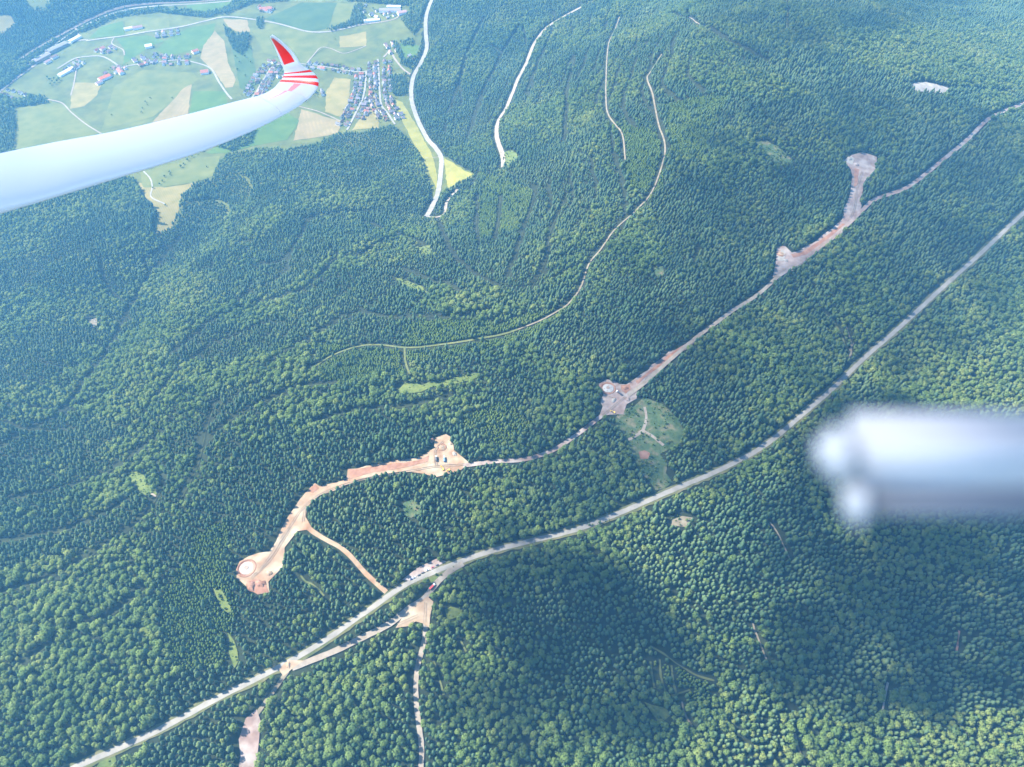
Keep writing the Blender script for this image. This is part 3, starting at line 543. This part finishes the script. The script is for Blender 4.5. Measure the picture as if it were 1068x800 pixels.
def roof_mesh(w, l, h, rh, name, mat, ov=.8, th=.35):
    a, b = w/2+ov, l/2+ov; dz = rh*ov/(w/2); V = []; F = []
    for s in (-1, 1):
        i = len(V); V += [(0, -b, h+rh+.05), (0, b, h+rh+.05), (s*a, b, h-dz+.05), (s*a, -b, h-dz+.05), (0, -b, h+rh+.05+th), (0, b, h+rh+.05+th), (s*a, b, h-dz+.05+th), (s*a, -b, h-dz+.05+th)]
        F += [tuple(i+q_ for q_ in f) for f in ((0, 1, 2, 3), (4, 7, 6, 5), (3, 2, 6, 7), (0, 3, 7, 4), (1, 5, 6, 2))]
    return mesh_from(name, V, F, mat)
def chimney_mesh(h):
    bm = bmesh.new(); bmesh.ops.create_cube(bm, size=1, matrix=Matrix.Translation((1.2, 1.5, h)) @ Matrix.Diagonal((.9, .9, 3, 1))); bmesh.ops.create_cube(bm, size=1, matrix=Matrix.Translation((1.2, 1.5, h+1.5)) @ Matrix.Diagonal((1.15, 1.15, .3, 1)))
    return bm_mesh('chimney', bm, ROOFS['brown'])
HP = {}
def house(x, y, rz, w, l, h, rh, roof, wall, name, label, cat, group=None, chim=True):
    key = (round(w), round(l), h, rh, roof, wall)
    if key not in HP: HP[key] = (gable(w, l, h, rh, 'wall', WALLS[wall]), roof_mesh(w, l, h, rh, 'roof', ROOFS[roof]), chimney_mesh(h+rh*.8) if chim else None)
    wm, rm, cm = HP[key]; root = empty(name, (x, y, float(ground_z(x, y))+1.0), rz)
    for nm, m_ in (('wall', wm), ('roof', rm)):
        o = bpy.data.objects.new(nm, m_); col.objects.link(o); o.parent = root
    if cm is not None: c = bpy.data.objects.new('chimney', cm); col.objects.link(c); c.parent = o
    return tag(root, label, cat, group)
SIZES = [(11, 14, 5.5, 4.5), (10, 12, 5, 4.5), (13, 17, 6, 5), (9, 11, 4.5, 4)]
taken = []; garden = []
def free(p, r=15):
    if any((p[0]-a)**2+(p[1]-b)**2 < r*r for a, b in taken): return False
    taken.append((p[0], p[1])); return True
def street(pts, place, roofs, rows=(17, 38), step=21, tree=.7, skip=.08):
    w = smooth_line(px(*pts), step)
    for k in range(len(w)-1):
        t = (w[k+1]-w[k]); t = t/(np.hypot(*t)+1e-6); n = np.array([-t[1], t[0]])
        for s in (-1, 1):
            for off in rows:
                p = w[k]+n*s*(off+random.uniform(-3, 3))+t*random.uniform(-4, 4)
                if random.random() > skip and free(p):
                    rf = random.choice(roofs); sz = random.choice(SIZES); wl_ = random.choice([0, 0, 0, 1, 2])
                    house(p[0], p[1], math.atan2(t[1], t[0])+random.choice([0, math.pi/2])+random.uniform(-.15, .15), *sz, rf, wl_, 'house', f'small {rf} roofed house {place}', 'house', f'{rf} roofed houses {place}')
                for p2 in (p+n*s*random.uniform(8, 13)+t*random.uniform(-10, 10), p+t*10.5+n*random.uniform(-6, 6), p-n*s*8+t*random.uniform(-10, 10)):
                    if random.random() < tree: garden.append((p2, place))
VR = ['brown', 'grey', 'pink', 'grey', 'violet', 'brown', 'dark', 'red']
street((396,66, 396,82, 397,96, 399,110, 405,119, 411,128), 'on the straight eastern street', VR, step=20)
street((382,78, 381,90, 378,104, 372,116, 366,127), 'on the second eastern street', VR, step=20)
street((322,69, 335,70, 350,72, 366,75, 380,76), 'in the upper row right of the winglet', VR, rows=(16,), step=19)
street((264,100, 270,90, 276,80, 284,70, 292,64), 'left of the winglet', VR, rows=(16, 36), step=21)
street((286,78, 298,74), 'left of the winglet', VR, rows=(15, 34), step=21)
street((144,66, 158,62, 172,64, 188,63, 203,62), 'in the western village row', VR, rows=(16, 36), step=21)
street((104,55, 112,52, 122,55), 'at the western farms', ['pink', 'red', 'brown'], rows=(16,), step=24)
street((72,74, 80,68, 88,64), 'by the left lane', ['grey', 'brown', 'violet'], rows=(16,), step=24)
street((164,38, 178,35, 192,33), 'beside the curving lane', ['grey', 'pink', 'white', 'brown'], rows=(15,), step=20)
street((6,97, 18,100, 30,104, 44,104), 'at the left picture edge', ['grey', 'brown', 'dark'], rows=(17,), step=26)
street((270,10, 280,11, 286,12), 'at the top lane', ['red', 'pink'], rows=(14,), step=26)
street((378,8, 390,14, 402,18, 416,12), 'around the works at the top', ['grey', 'white', 'pink', 'brown'], rows=(18,), step=30)
street((406,46, 409,52, 412,56), 'near the bright paddock', ['pink', 'brown'], rows=(13,), step=22)
street((428,62, 433,58), 'beside the valley road', ['pink', 'white'], rows=(14,), step=22)
street((360,128, 354,134), 'at the lower end of the second street', ['grey', 'brown'], rows=(14,), step=22, tree=.2)
street((333,96, 335,104), 'just right of the wing tip', ['grey', 'dark'], rows=(12,), step=24)
street((112,79, 118,76, 126,72, 134,70), 'at the orange roofed farm', ['pink', 'brown', 'white'], rows=(16,), step=26)
def big(a, b, a2, b2, w, h, rh, roof, wall, name, label, cat):
    p = px(a, b, a2, b2); t = p[1]-p[0]; c = p.mean(0); taken.append(tuple(c)); return house(c[0], c[1], math.atan2(t[1], t[0])-math.pi/2, w, float(np.hypot(*t)), h, rh, roof, wall, name, label, cat, None, False)
big(36,66, 52,58, 26, 9, 3, 'violet', 2, 'sawmill_hall', 'long violet roofed hall nearest the left edge by the railway', 'hall')
big(50,56, 70,46, 26, 9, 3, 'grey', 2, 'sawmill_hall', 'long grey roofed hall in the middle of the railway yard', 'hall')
big(73,45, 84,39, 16, 7, 2.5, 'white', 0, 'sawmill_hall', 'pale roofed shed at the end of the railway yard', 'shed')
big(54,62, 60,59, 16, 6, 3, 'brown', 1, 'sawmill_hall', 'small brown roofed building across the yard lane', 'shed')
big(47,67, 53,64, 14, 6, 3, 'pink', 1, 'sawmill_hall', 'pink roofed shed across the yard lane', 'shed')
big(104,85, 115,80, 22, 8, 5, 'orange', 0, 'farmhouse', 'large farmhouse with bright orange roof', 'farmhouse')
big(101,89, 107,86, 16, 7, 4, 'pink', 0, 'farmhouse', 'pale pink roofed barn in front of the orange roofed farm', 'barn')
big(124,74, 128,78, 18, 7, 5, 'red', 0, 'farmhouse', 'red roofed barn right of the orange roofed farm', 'barn')
big(105,53, 109,51, 20, 7, 5, 'red', 1, 'farmhouse', 'red roofed farm at the western lane', 'farmhouse')
big(130,32, 139,30, 16, 7, 4, 'white', 0, 'farmhouse', 'long white roofed farm beside the upper lane', 'farmhouse')
big(139,31, 149,29, 18, 7, 5, 'pink', 0, 'farmhouse', 'pink roofed farm at the end of the upper lane', 'farmhouse')
big(152,50, 159,49, 22, 8, 3, 'white', 0, 'farmhouse', 'white roofed building above the village row', 'building')
big(210,77, 218,76, 26, 8, 6, 'red', 0, 'farmhouse', 'large crimson roofed house among trees near the ploughed field', 'farmhouse')
big(201,56, 207,54, 20, 8, 5, 'red', 0, 'farmhouse', 'red roofed house at the end of the western row', 'farmhouse')
big(62,80, 77,72, 18, 6, 2, 'white', 0, 'greenhouse', 'long pale roofed shed beside the dark tree clump', 'shed')
big(271,11, 284,10, 24, 8, 5, 'red', 0, 'farmhouse', 'large red roofed farm at the top lane', 'farmhouse')
big(396,13, 418,11, 24, 8, 2.5, 'violet', 0, 'factory_hall', 'violet roofed works hall at the top', 'hall')
big(404,9, 418,8, 18, 8, 2.5, 'white', 0, 'factory_hall', 'white roofed works hall at the top', 'hall')
big(380,24, 396,21, 16, 7, 2, 'white', 0, 'factory_hall', 'low white roofed hall along the works lane', 'hall')
big(415,16, 424,13, 22, 8, 3, 'pink', 0, 'factory_hall', 'pink roofed works building nearest the valley road', 'hall')

random.shuffle(garden); n_garden = 0
for p2, place in garden:
    if n_garden < 280 and free(p2, 8.5):
        n_garden += 1; lone_tree(p2[0], p2[1], random.choice([3, 4, 5]), random.uniform(.42, .72), f'small garden tree among the houses {place}', f'garden trees {place}')

# ------------------------------------------------------------------ turbine foundations and site vehicles
def lathe(name, prof, mat, n=40):
    V = []; F = []
    for r, z in prof:
        for j in range(n): a = 6.28318*j/n; V.append((r*math.cos(a), r*math.sin(a), z))
    for k in range(len(prof)-1):
        for j in range(n): F.append((k*n+j, k*n+(j+1) % n, (k+1)*n+(j+1) % n, (k+1)*n+j))
    F.append(tuple(range((len(prof)-1)*n, len(prof)*n)))
    return mesh_from(name, V, F, mat)
M['dark_soil'] = noisy('dark_soil', [(.3, (.16, .12, .10)), (.7, (.26, .20, .17))], .2, 5)
M['steel'] = material('rusty_steel', (.20, .15, .12), .7)
def foundation(a, b, r, label, built=True, rz=0):
    w = px(a, b)[0]; root = empty('turbine_foundation', (w[0], w[1], float(ground_z(*w))+1.35), rz)
    obj('excavation_rim', lathe('excavation_rim', [(r*1.5, -.6), (r*1.42, .9), (r*1.28, 1.1), (r*1.16, .1), (r*1.1, .1)], M['red_earth']), None, root)
    obj('base_slab', lathe('base_slab', [(r, -.8), (r, .7), (r*.97, .75), (r*.42, 1.9), (r*.4, 1.9)], M['concrete' if built else 'pad_gravel']), None, root)
    obj('anchor_ring', lathe('anchor_ring', [(r*.32, 1.5), (r*.32, 2.5), (r*.22, 2.5), (r*.22, 2.2), (r*.05, 2.2)], M['steel']), None, root)
    if built:
        for k in range(6):
            bm = bmesh.new(); bmesh.ops.create_cube(bm, size=1, matrix=Matrix.Rotation(k*1.047+.3, 4, 'Z') @ Matrix.Translation((r*.68, 0, 1.45)) @ Matrix.Diagonal((1.6, .8, .6, 1))); obj('block', bm_mesh('block', bm, M['steel']), None, root)
    return tag(root, label, 'foundation')
foundation(257.5, 593, 10.5, 'white round turbine base at the lower left pad with red rim')
foundation(461, 467, 5.5, 'unfinished dark ringed turbine base on the second pad', False)
foundation(634, 405.5, 10, 'white round turbine base on the middle grey pad')
foundation(814.5, 265, 6.5, 'small turbine base under construction at the upper right fork', False)
PAINT = {n: material('paint_'+n, c, .4, .5) for n, c in (('yellow', (.75, .48, .05)), ('white', (.8, .8, .8)), ('red', (.55, .06, .05)), ('blue', (.08, .16, .38)), ('dark', (.05, .05, .06)))}
def boxm(name, boxes, mat):
    bm = bmesh.new()
    for (x, y, z, sx, sy, sz) in boxes:
        r_ = bmesh.ops.create_cube(bm, size=1, matrix=Matrix.Translation((x, y, z)) @ Matrix.Diagonal((sx, sy, sz, 1)))
    bmesh.ops.bevel(bm, geom=bm.edges[:], offset=.06, segments=1, affect='EDGES'); return bm_mesh(name, bm, mat)
def wheel(root, x, y, r=.5):
    bm = bmesh.new(); bmesh.ops.create_cone(bm, cap_ends=True, segments=12, radius1=r, radius2=r, depth=.35, matrix=Matrix.Translation((x, y, r)) @ Matrix.Rotation(math.pi/2, 4, 'Y')); obj('wheel', bm_mesh('wheel', bm, PAINT['dark']), None, root)
def truck(a, b, rz, body, label, L=11):
    w = px(a, b)[0]; root = empty('truck', (w[0], w[1], float(ground_z(*w))+1.95), rz)
    obj('cab', boxm('cab', [(0, L/2-1.1, 1.9, 2.4, 2.1, 2.6)], PAINT['white']), None, root); obj('cargo_box', boxm('cargo_box', [(0, -1.2, 2.3, 2.5, L-2.8, 2.7)], PAINT[body]), None, root); obj('chassis', boxm('chassis', [(0, -.4, .8, 1.6, L-1, .35)], PAINT['dark']), None, root)
    for y in (L/2-1.4, -L/2+2.4, -L/2+1.1):
        for s in (-1, 1): wheel(root, s*1.05, y)
    return tag(root, label, 'truck')
def car(a, b, rz, body, label):
    w = px(a, b)[0]; root = empty('parked_car', (w[0], w[1], float(ground_z(*w))+1.95), rz)
    obj('body', boxm('body', [(0, 0, .7, 1.8, 4.4, .75)], PAINT[body]), None, root); obj('cabin', boxm('cabin', [(0, -.25, 1.3, 1.55, 2.3, .6)], PAINT['dark']), None, root)
    for y in (1.4, -1.4):
        for s in (-1, 1): wheel(root, s*.8, y, .33)
    return tag(root, label, 'car')
def excavator(a, b, rz, label):
    w = px(a, b)[0]; root = empty('excavator', (w[0], w[1], float(ground_z(*w))+1.5), rz)
    for s in (-1, 1): obj('crawler_track', boxm('crawler_track', [(s*1.25, 0, .5, .7, 4.4, .95)], PAINT['dark']), None, root)
    obj('body', boxm('body', [(0, -.7, 1.7, 2.9, 3.4, 1.3)], PAINT['yellow']), None, root); obj('cab', boxm('cab', [(-.9, .7, 2.2, 1.0, 1.5, 1.9)], PAINT['dark']), None, root)
    def bar(nm, p, q_, th):
        p, q_ = Vector(p), Vector(q_); bm = bmesh.new(); bmesh.ops.create_cube(bm, size=1, matrix=Matrix.Translation((p+q_)/2) @ (q_-p).to_track_quat('Z', 'X').to_matrix().to_4x4() @ Matrix.Diagonal((th, th, (q_-p).length, 1))); obj(nm, bm_mesh(nm, bm, PAINT['yellow']), None, root)
    bar('boom', (.3, .8, 2), (.3, 4.4, 5), .6); bar('dipper_arm', (.3, 4.3, 5), (.3, 6.6, 2.2), .45); obj('bucket', boxm('bucket', [(.3, 6.5, 1.2, 1.4, 1.1, 1.6)], PAINT['yellow']), None, root)
    return tag(root, label, 'excavator')
excavator(462, 490, .6, 'yellow excavator at the lower rim of the second pad'); excavator(468, 491.5, 2.4, 'yellow excavator right of the other one below the second pad')
truck(455, 479.5, .1, 'dark', 'dark truck on the second pad, left of its pair'); truck(463.5, 480, .1, 'blue', 'blue truck on the second pad below the ringed base')
truck(645.5, 411, .75, 'dark', 'dark truck parked beside the white base on the middle pad', 13); truck(451, 613, -.7, 'red', 'red truck at the fork of the gravel road')
excavator(640, 431, 1.2, 'excavator at the lower edge of the middle pad')
for k, (a, b, bd) in enumerate([(432,603,'white'), (437,600.5,'dark'), (441,598,'dark'), (446,595,'white'), (451,592.5,'red'), (456,590,'dark'), (429,604.5,'blue')]):
    car(a, b, -1.1, bd, f'{bd} car in the line parked in the lay-by, {["left of its middle", "third from left", "in its middle", "right of its middle", "near its right end", "at its right end", "at its left end"][k]}')

def spoil_heap(a, b, r, h, mat, label):
    w = px(a, b)[0]; rr = random.Random(a*7+b); V = []; F = []; n = 18; ph = [rr.uniform(.75, 1.25) for _ in range(n)]
    for k, (f, z) in enumerate(((1, -.8), (.86, .25), (.62, .62), (.34, .9), (.08, 1))):
        for j in range(n): an = 6.283*j/n; q_ = r*f*(1+(ph[j]-1)*(1-.5*k/4)); V.append((q_*math.cos(an)*1.5, q_*math.sin(an), max(z, -.8)*h*(1+.12*(ph[(j*5+k) % n]-1)) if z > 0 else -.8))
    for k in range(4):
        for j in range(n): F.append((k*n+j, k*n+(j+1) % n, (k+1)*n+(j+1) % n, (k+1)*n+j))
    F.append(tuple(range(4*n, 5*n))); o = obj('spoil_heap', mesh_from('spoil_heap', V, F, M[mat])); o.location = (w[0], w[1], float(ground_z(*w))+1.6); o.rotation_euler = (0, 0, rr.uniform(0, 3))
    return tag(o, label, 'earth heap')
spoil_heap(262, 612, 7, 4, 'red_earth', 'red earth heap on the lower corner of the first pad'); spoil_heap(272, 609, 6, 3.5, 'red_earth', 'red earth heap right of the corner heap on the first pad'); spoil_heap(281, 598, 4, 2.5, 'pad_gravel', 'pale gravel heap at the right rim of the first pad')
spoil_heap(451, 459, 4, 2.5, 'red_earth', 'red earth heap left of the ringed base'); spoil_heap(470, 462, 4.5, 3, 'pad_gravel', 'pale heap right of the ringed base'); spoil_heap(474, 474, 3.5, 2, 'white_gravel', 'white gravel heap on the second pad')
spoil_heap(652, 405, 5, 3, 'red_earth', 'red heap beside the middle pad'); spoil_heap(640, 418, 4, 2.5, 'white_gravel', 'white gravel heap below the middle turbine base'); spoil_heap(655, 417, 4, 2.5, 'grey_gravel', 'grey heap at the right rim of the middle pad')
spoil_heap(886, 166, 5, 3, 'white_gravel', 'white rubble heap at the highest pad'); spoil_heap(893, 172, 4, 2.5, 'grey_gravel', 'grey heap in the middle of the highest pad'); spoil_heap(819, 272, 4, 2.5, 'white_gravel', 'white heap below the fork pad base'); spoil_heap(301, 694, 3.5, 2, 'pad_gravel', 'pale heap beside the main road')
for p in [(262,604, 275,590, 288,570, 302,550, 318,528, 340,513, 380,500, 420,493, 455,487, 484,485), (266,600, 282,584, 296,562, 310,540), (318,530, 316,545, 322,552), (455,487, 452,476, 456,466, 462,461), (628,434, 645,420, 656,411), (634,414, 642,420, 640,410), (806,289, 822,280, 845,265, 875,243, 890,220, 894,195, 900,176), (443,650, 441,636, 448,622), (415,652, 430,645, 442,640)]:
    for off in (-1.6, 1.6):
        w = smooth_line(px(*p)); t = np.gradient(w, axis=0); t /= np.linalg.norm(t, axis=1)[:, None]+1e-9; ribbon('tyre_track', (w+np.stack([-t[:, 1], t[:, 0]], 1)*off)[::3], .8, M['rut'], 2.35, None, .3)

# ------------------------------------------------------------------ the glider
CAMW = Matrix.Translation(cam.location) @ Matrix.Rotation(math.pi/2-PITCH, 4, 'X')
def cpt(x, y, dpt): return Vector(((x-534)/FPX*dpt, (400-y)/FPX*dpt, -dpt))     # in the pilot's frame, metres
gcoat = material('gelcoat_white', (.66, .65, .63), .28, .5); gred = material('gelcoat_red', (.88, .008, .010), .3, .5); gpink = material('gelcoat_faded_red', (.80, .26, .26), .35, .5)
glider = empty('glider', CAMW @ Vector((0, 0, 0))); glider.rotation_euler = (math.pi/2-PITCH, 0, 0)
tag(glider, 'white glider wing with upturned winglet, red stripes and red fin panel', 'glider')
ST = [(-330,335,3.0, -330,232,3.55), (-200,287,3.75, -200,200,4.25), (-100,253,4.35, -100,181,4.82), (0,223,5.0, 0,160,5.42), (76,200,5.5, 60,148,5.9), (141,180,6.0, 120,137,6.36), (207,159,6.45, 185,122,6.78), (262,137,6.85, 242,107,7.14), (301,117,7.12, 272,99,7.36), (320,104,7.26, 284,93,7.46), (330,93,7.32, 290,87,7.5), (332,84,7.34, 294,82,7.5), (327,76,7.33, 296,78,7.5), (318.5,71,7.32, 296.5,75,7.5), (312.5,66.5,7.30, 295.5,71.5,7.49), (309.5,61,7.28, 293.3,66,7.47), (304.5,54,7.25, 290,58,7.44), (294,44.5,7.2, 285.5,47,7.4), (283.5,37.5,7.16, 281.5,38.5,7.35)]
LE = [cpt(*s[:3]) for s in ST]; TE = [cpt(*s[3:]) for s in ST]
def crom(P, t):
    n = len(P)-1; t = min(max(t, 0), n-1e-6); i = int(t); f = t-i; a, b, c, d = P[max(i-1, 0)], P[i], P[i+1], P[min(i+2, n)]
    return .5*((2*b)+(c-a)*f+(2*a-5*b+4*c-d)*f*f+(3*b-a-3*c+d)*f**3)
RING = 64
def foil(j, RING=RING):   # chord fraction from the leading edge and half thickness, upper surface first
    a = 2*math.pi*j/RING; c = .5*(1-math.cos(a)); th = .6*(.2969*math.sqrt(c)-.126*c-.3516*c*c+.2843*c**3-.1015*c**4)
    return c, (th*1.5 if a <= math.pi else -th*.7)
def loft(name, t0, t1, mats, pick, parent, dens=30, RING=RING):
    n = max(6, int((t1-t0)*dens)); V = []; F = []; mi = []
    for k in range(n+1):
        t = t0+(t1-t0)*k/n; le, te = crom(LE, t), crom(TE, t); ch = te-le; sp = crom(LE, t+.05)+crom(TE, t+.05)-crom(LE, t-.05)-crom(TE, t-.05)
        nr = ch.cross(sp).normalized()
        if nr.dot(-(le)) < 0 and t < 9: nr = -nr
        for j in range(RING): c, h = foil(j, RING); V.append(le+ch*c+nr*h*ch.length)
    for k in range(n):
        for j in range(RING):
            a = k*RING+j; b = k*RING+(j+1) % RING; F.append((a, b, b+RING, a+RING)); mi.append(pick(t0+(t1-t0)*(k+.5)/n, foil(j, RING)[0]*.5+foil((j+1) % RING, RING)[0]*.5))
    F.append(tuple(range(RING))); mi.append(0); F.append(tuple(range(n*RING, (n+1)*RING))); mi.append(0)
    me = mesh_from(name, [tuple(v_) for v_ in V], F)
    for m_ in mats: me.materials.append(m_)
    me.polygons.foreach_set('material_index', mi); me.polygons.foreach_set('use_smooth', [True]*len(mi))
    bm = bmesh.new(); bm.from_mesh(me); bmesh.ops.recalc_face_normals(bm, faces=bm.faces[:]); bm.to_mesh(me); bm.free()
    return obj(name, me, None, parent)
def dart(t, c): return 1 if 7.9 < t < 10.2 and abs(c-.60+(t-7.9)*.05) < .01+.09*(t-7.9)/2.3 else 0
wing = loft('wing', 0, 7.8, [gcoat], lambda t, c: 0, glider); loft('tip_panel', 7.8, 10.3, [gcoat, gpink], dart, wing, 80, 192)
for k, (a, b) in enumerate([(10.3, 10.75), (11.2, 11.65), (12.15, 12.6)]):
    loft('stripe', a, b, [gred], lambda t, c: 0, wing)
for a, b in [(10.75, 11.2), (11.65, 12.15), (12.6, 13.3)]: loft('tip_band', a, b, [gcoat], lambda t, c: 0, wing)
winglet = loft('winglet', 13.3, 18, [gcoat, gred], lambda t, c: 1 if 14.6 < t < 17.7 and .13 < c < .86 else 0, glider)
# the blurred white catch of the sliding canopy window, a hand's breadth from the lens
def hbox(name, x0, y0, x1, y1, d0, d1, mat, parent, bev=.006):
    a, b = cpt(x0, y1, d0), cpt(x1, y0, d0); bm = bmesh.new()
    bmesh.ops.create_cube(bm, size=1, matrix=Matrix.Translation(((a.x+b.x)/2, (a.y+b.y)/2, -(d0+d1)/2)) @ Matrix.Diagonal((b.x-a.x, b.y-a.y, d1-d0, 1)))
    bmesh.ops.bevel(bm, geom=bm.edges[:], offset=bev, segments=4, affect='EDGES')
    me = bm_mesh(name, bm, mat); me.polygons.foreach_set('use_smooth', [True]*len(me.polygons)); return obj(name, me, None, parent)
pw = material('window_plastic_white', (.55, .54, .53), .6, .3); pg = material('window_plastic_grey', (.20, .22, .25), .6, .3)
handle = hbox('window_catch', 884, 432, 1130, 512, .20, .217, pw, glider, .0055)
hbox('catch_tip', 868, 446, 900, 506, .199, .214, pw, handle, .0035)
hbox('catch_tooth', 890, 500, 912, 552, .20, .21, pw, handle, .0026)
hbox('slot', 908, 512, 1130, 540, .204, .214, pg, handle, .002)

# ------------------------------------------------------------------ clouds whose shadows lie on the forest, and one added to shade the glider
def cloud_mat(dens):
  mc = bpy.data.materials.new('cloud'); mc.use_nodes = True; nt = mc.node_tree; nt.nodes.clear()
  o_ = nt.nodes.new('ShaderNodeOutputMaterial'); df = nt.nodes.new('ShaderNodeBsdfDiffuse'); df.inputs[0].default_value = (.9, .9, .92, 1); tl = nt.nodes.new('ShaderNodeBsdfTranslucent'); tl.inputs[0].default_value = (.9, .9, .92, 1); tp = nt.nodes.new('ShaderNodeBsdfTransparent')
  m1 = nt.nodes.new('ShaderNodeMixShader'); m2 = nt.nodes.new('ShaderNodeMixShader'); m1.inputs[0].default_value = .5; m2.inputs[0].default_value = dens
  nt.links.new(df.outputs[0], m1.inputs[1]); nt.links.new(tl.outputs[0], m1.inputs[2]); nt.links.new(m1.outputs[0], m2.inputs[2]); nt.links.new(tp.outputs[0], m2.inputs[1]); nt.links.new(m2.outputs[0], o_.inputs['Surface'])
  return mc
mc = cloud_mat(.30); mthin = cloud_mat(.085); mglide_shade = cloud_mat(.36)
ICO = bmesh.new(); bmesh.ops.create_icosphere(ICO, subdivisions=2, radius=1); icv = np.array([v_.co[:] for v_ in ICO.verts]); icf = np.array([[v_.index for v_ in f.verts] for f in ICO.faces]); ICO.free()
def cloud(shade, label, base=2300, soft=60, seed=0, mat=None, plan=None):
    r = np.random.default_rng(seed); P_ = px(*shade) if plan is None else np.array(plan, float); lo, hi = P_.min(0), P_.max(0); sh = SUN*(base/SUN.z); V = []; F = []; nv = 0
    step = 42.0; pts = []
    poly = [tuple(p) for p in P_]+[tuple(P_[0])]
    gx_, gy_ = np.meshgrid(np.arange(lo[0]-80, hi[0]+80, step), np.arange(lo[1]-80, hi[1]+80, step)); a = gx_.ravel()+r.uniform(-15, 15, gx_.size); b = gy_.ravel()+r.uniform(-15, 15, gx_.size)
    ins = np.zeros(a.shape, bool)
    for k in range(len(P_)):
        xa, ya = P_[k]; xb, yb = P_[(k+1) % len(P_)]; ins ^= ((ya > b) != (yb > b)) & (a < (xb-xa)*(b-ya)/(yb-ya+1e-9)+xa)
    e, _ = seg_dist(a, b, poly); sd = np.where(ins, e, -e)+45*vnoise(a, b, 130, 2)+30*vnoise(a, b, 50, 4)
    for x, y, s in zip(a, b, sd):
        if s < -soft: continue
        core = min(1, (s+soft)/(2*soft)); m = 1 if core > .75 else (2 if core > .2 else 3)
        if r.random() > .35+core: continue
        for _ in range(m):
            rad = (34*core+9)*r.uniform(.7, 1.2); c = np.array([x+sh.x+r.uniform(-14, 14), y+sh.y+r.uniform(-14, 14), base+r.uniform(0, 30+110*core)])
            lump = 1+.25*np.sin(icv @ r.normal(0, 3, 3)+r.uniform(0, 6))
            V.append(icv*lump[:, None]*np.array([rad, rad, rad*.8])+c); F.append(icf+nv); nv += len(icv)
    me = mesh_from('cloud', np.concatenate(V).tolist(), np.concatenate(F).tolist(), mat or mc, True)
    return tag(obj('cloud', me), label, kind='structure')
cloud((462,610, 500,585, 545,575, 595,600, 632,632, 655,680, 640,715, 600,735, 540,740, 480,715, 455,665), 'small cumulus above the lower middle of the forest', seed=1)
cloud((800,540, 822,490, 860,440, 920,425, 990,450, 1040,470, 1062,520, 1010,575, 1000,640, 1010,700, 930,705, 860,715, 790,712, 745,690, 752,640, 785,600), 'cumulus above the lower right forest', seed=2)
cloud((512,450, 560,390, 620,330, 655,260, 690,175, 760,135, 880,118, 1000,115, 1110,150, 1110,270, 1010,325, 930,372, 880,425, 790,470, 700,500, 630,525, 545,540, 515,500), 'wide thin cloud bank above the right hillside', seed=3, mat=mthin)
cloud(None, 'unseen cloud added sunward of the glider to shade it', seed=6, mat=mglide_shade, plan=[(800, -260), (880, -360), (1040, -370), (1130, -280), (1130, -130), (1050, -50), (900, -50), (810, -130)])  # added out of view to cut direct sun on the wing and window catch
cloud((690,-30, 760,25, 830,70, 900,60, 960,30, 1000,-30), 'cumulus above the far woods', seed=4, soft=90, mat=mthin)

# ------------------------------------------------------------------ the air
bm = bmesh.new(); zt = CAM_H+6; zb = float(Z.min())-6
bmesh.ops.create_cube(bm, size=1, matrix=Matrix.Translation((0, 1000, (zt+zb)/2)) @ Matrix.Diagonal((64000, 64000, zt-zb, 1)))
mh = bpy.data.materials.new('haze'); mh.use_nodes = True; nt = mh.node_tree; nt.nodes.clear(); o_ = nt.nodes.new('ShaderNodeOutputMaterial'); pv = nt.nodes.new('ShaderNodeVolumePrincipled')
pv.inputs['Color'].default_value = (.20, .58, 1, 1); pv.inputs['Density'].default_value = 0.72e-4; pv.inputs['Anisotropy'].default_value = 0.1
nt.links.new(pv.outputs[0], o_.inputs['Volume'])
tag(obj('haze', bm_mesh('haze', bm, mh)), 'thin blue summer haze over the hills', kind='stuff')
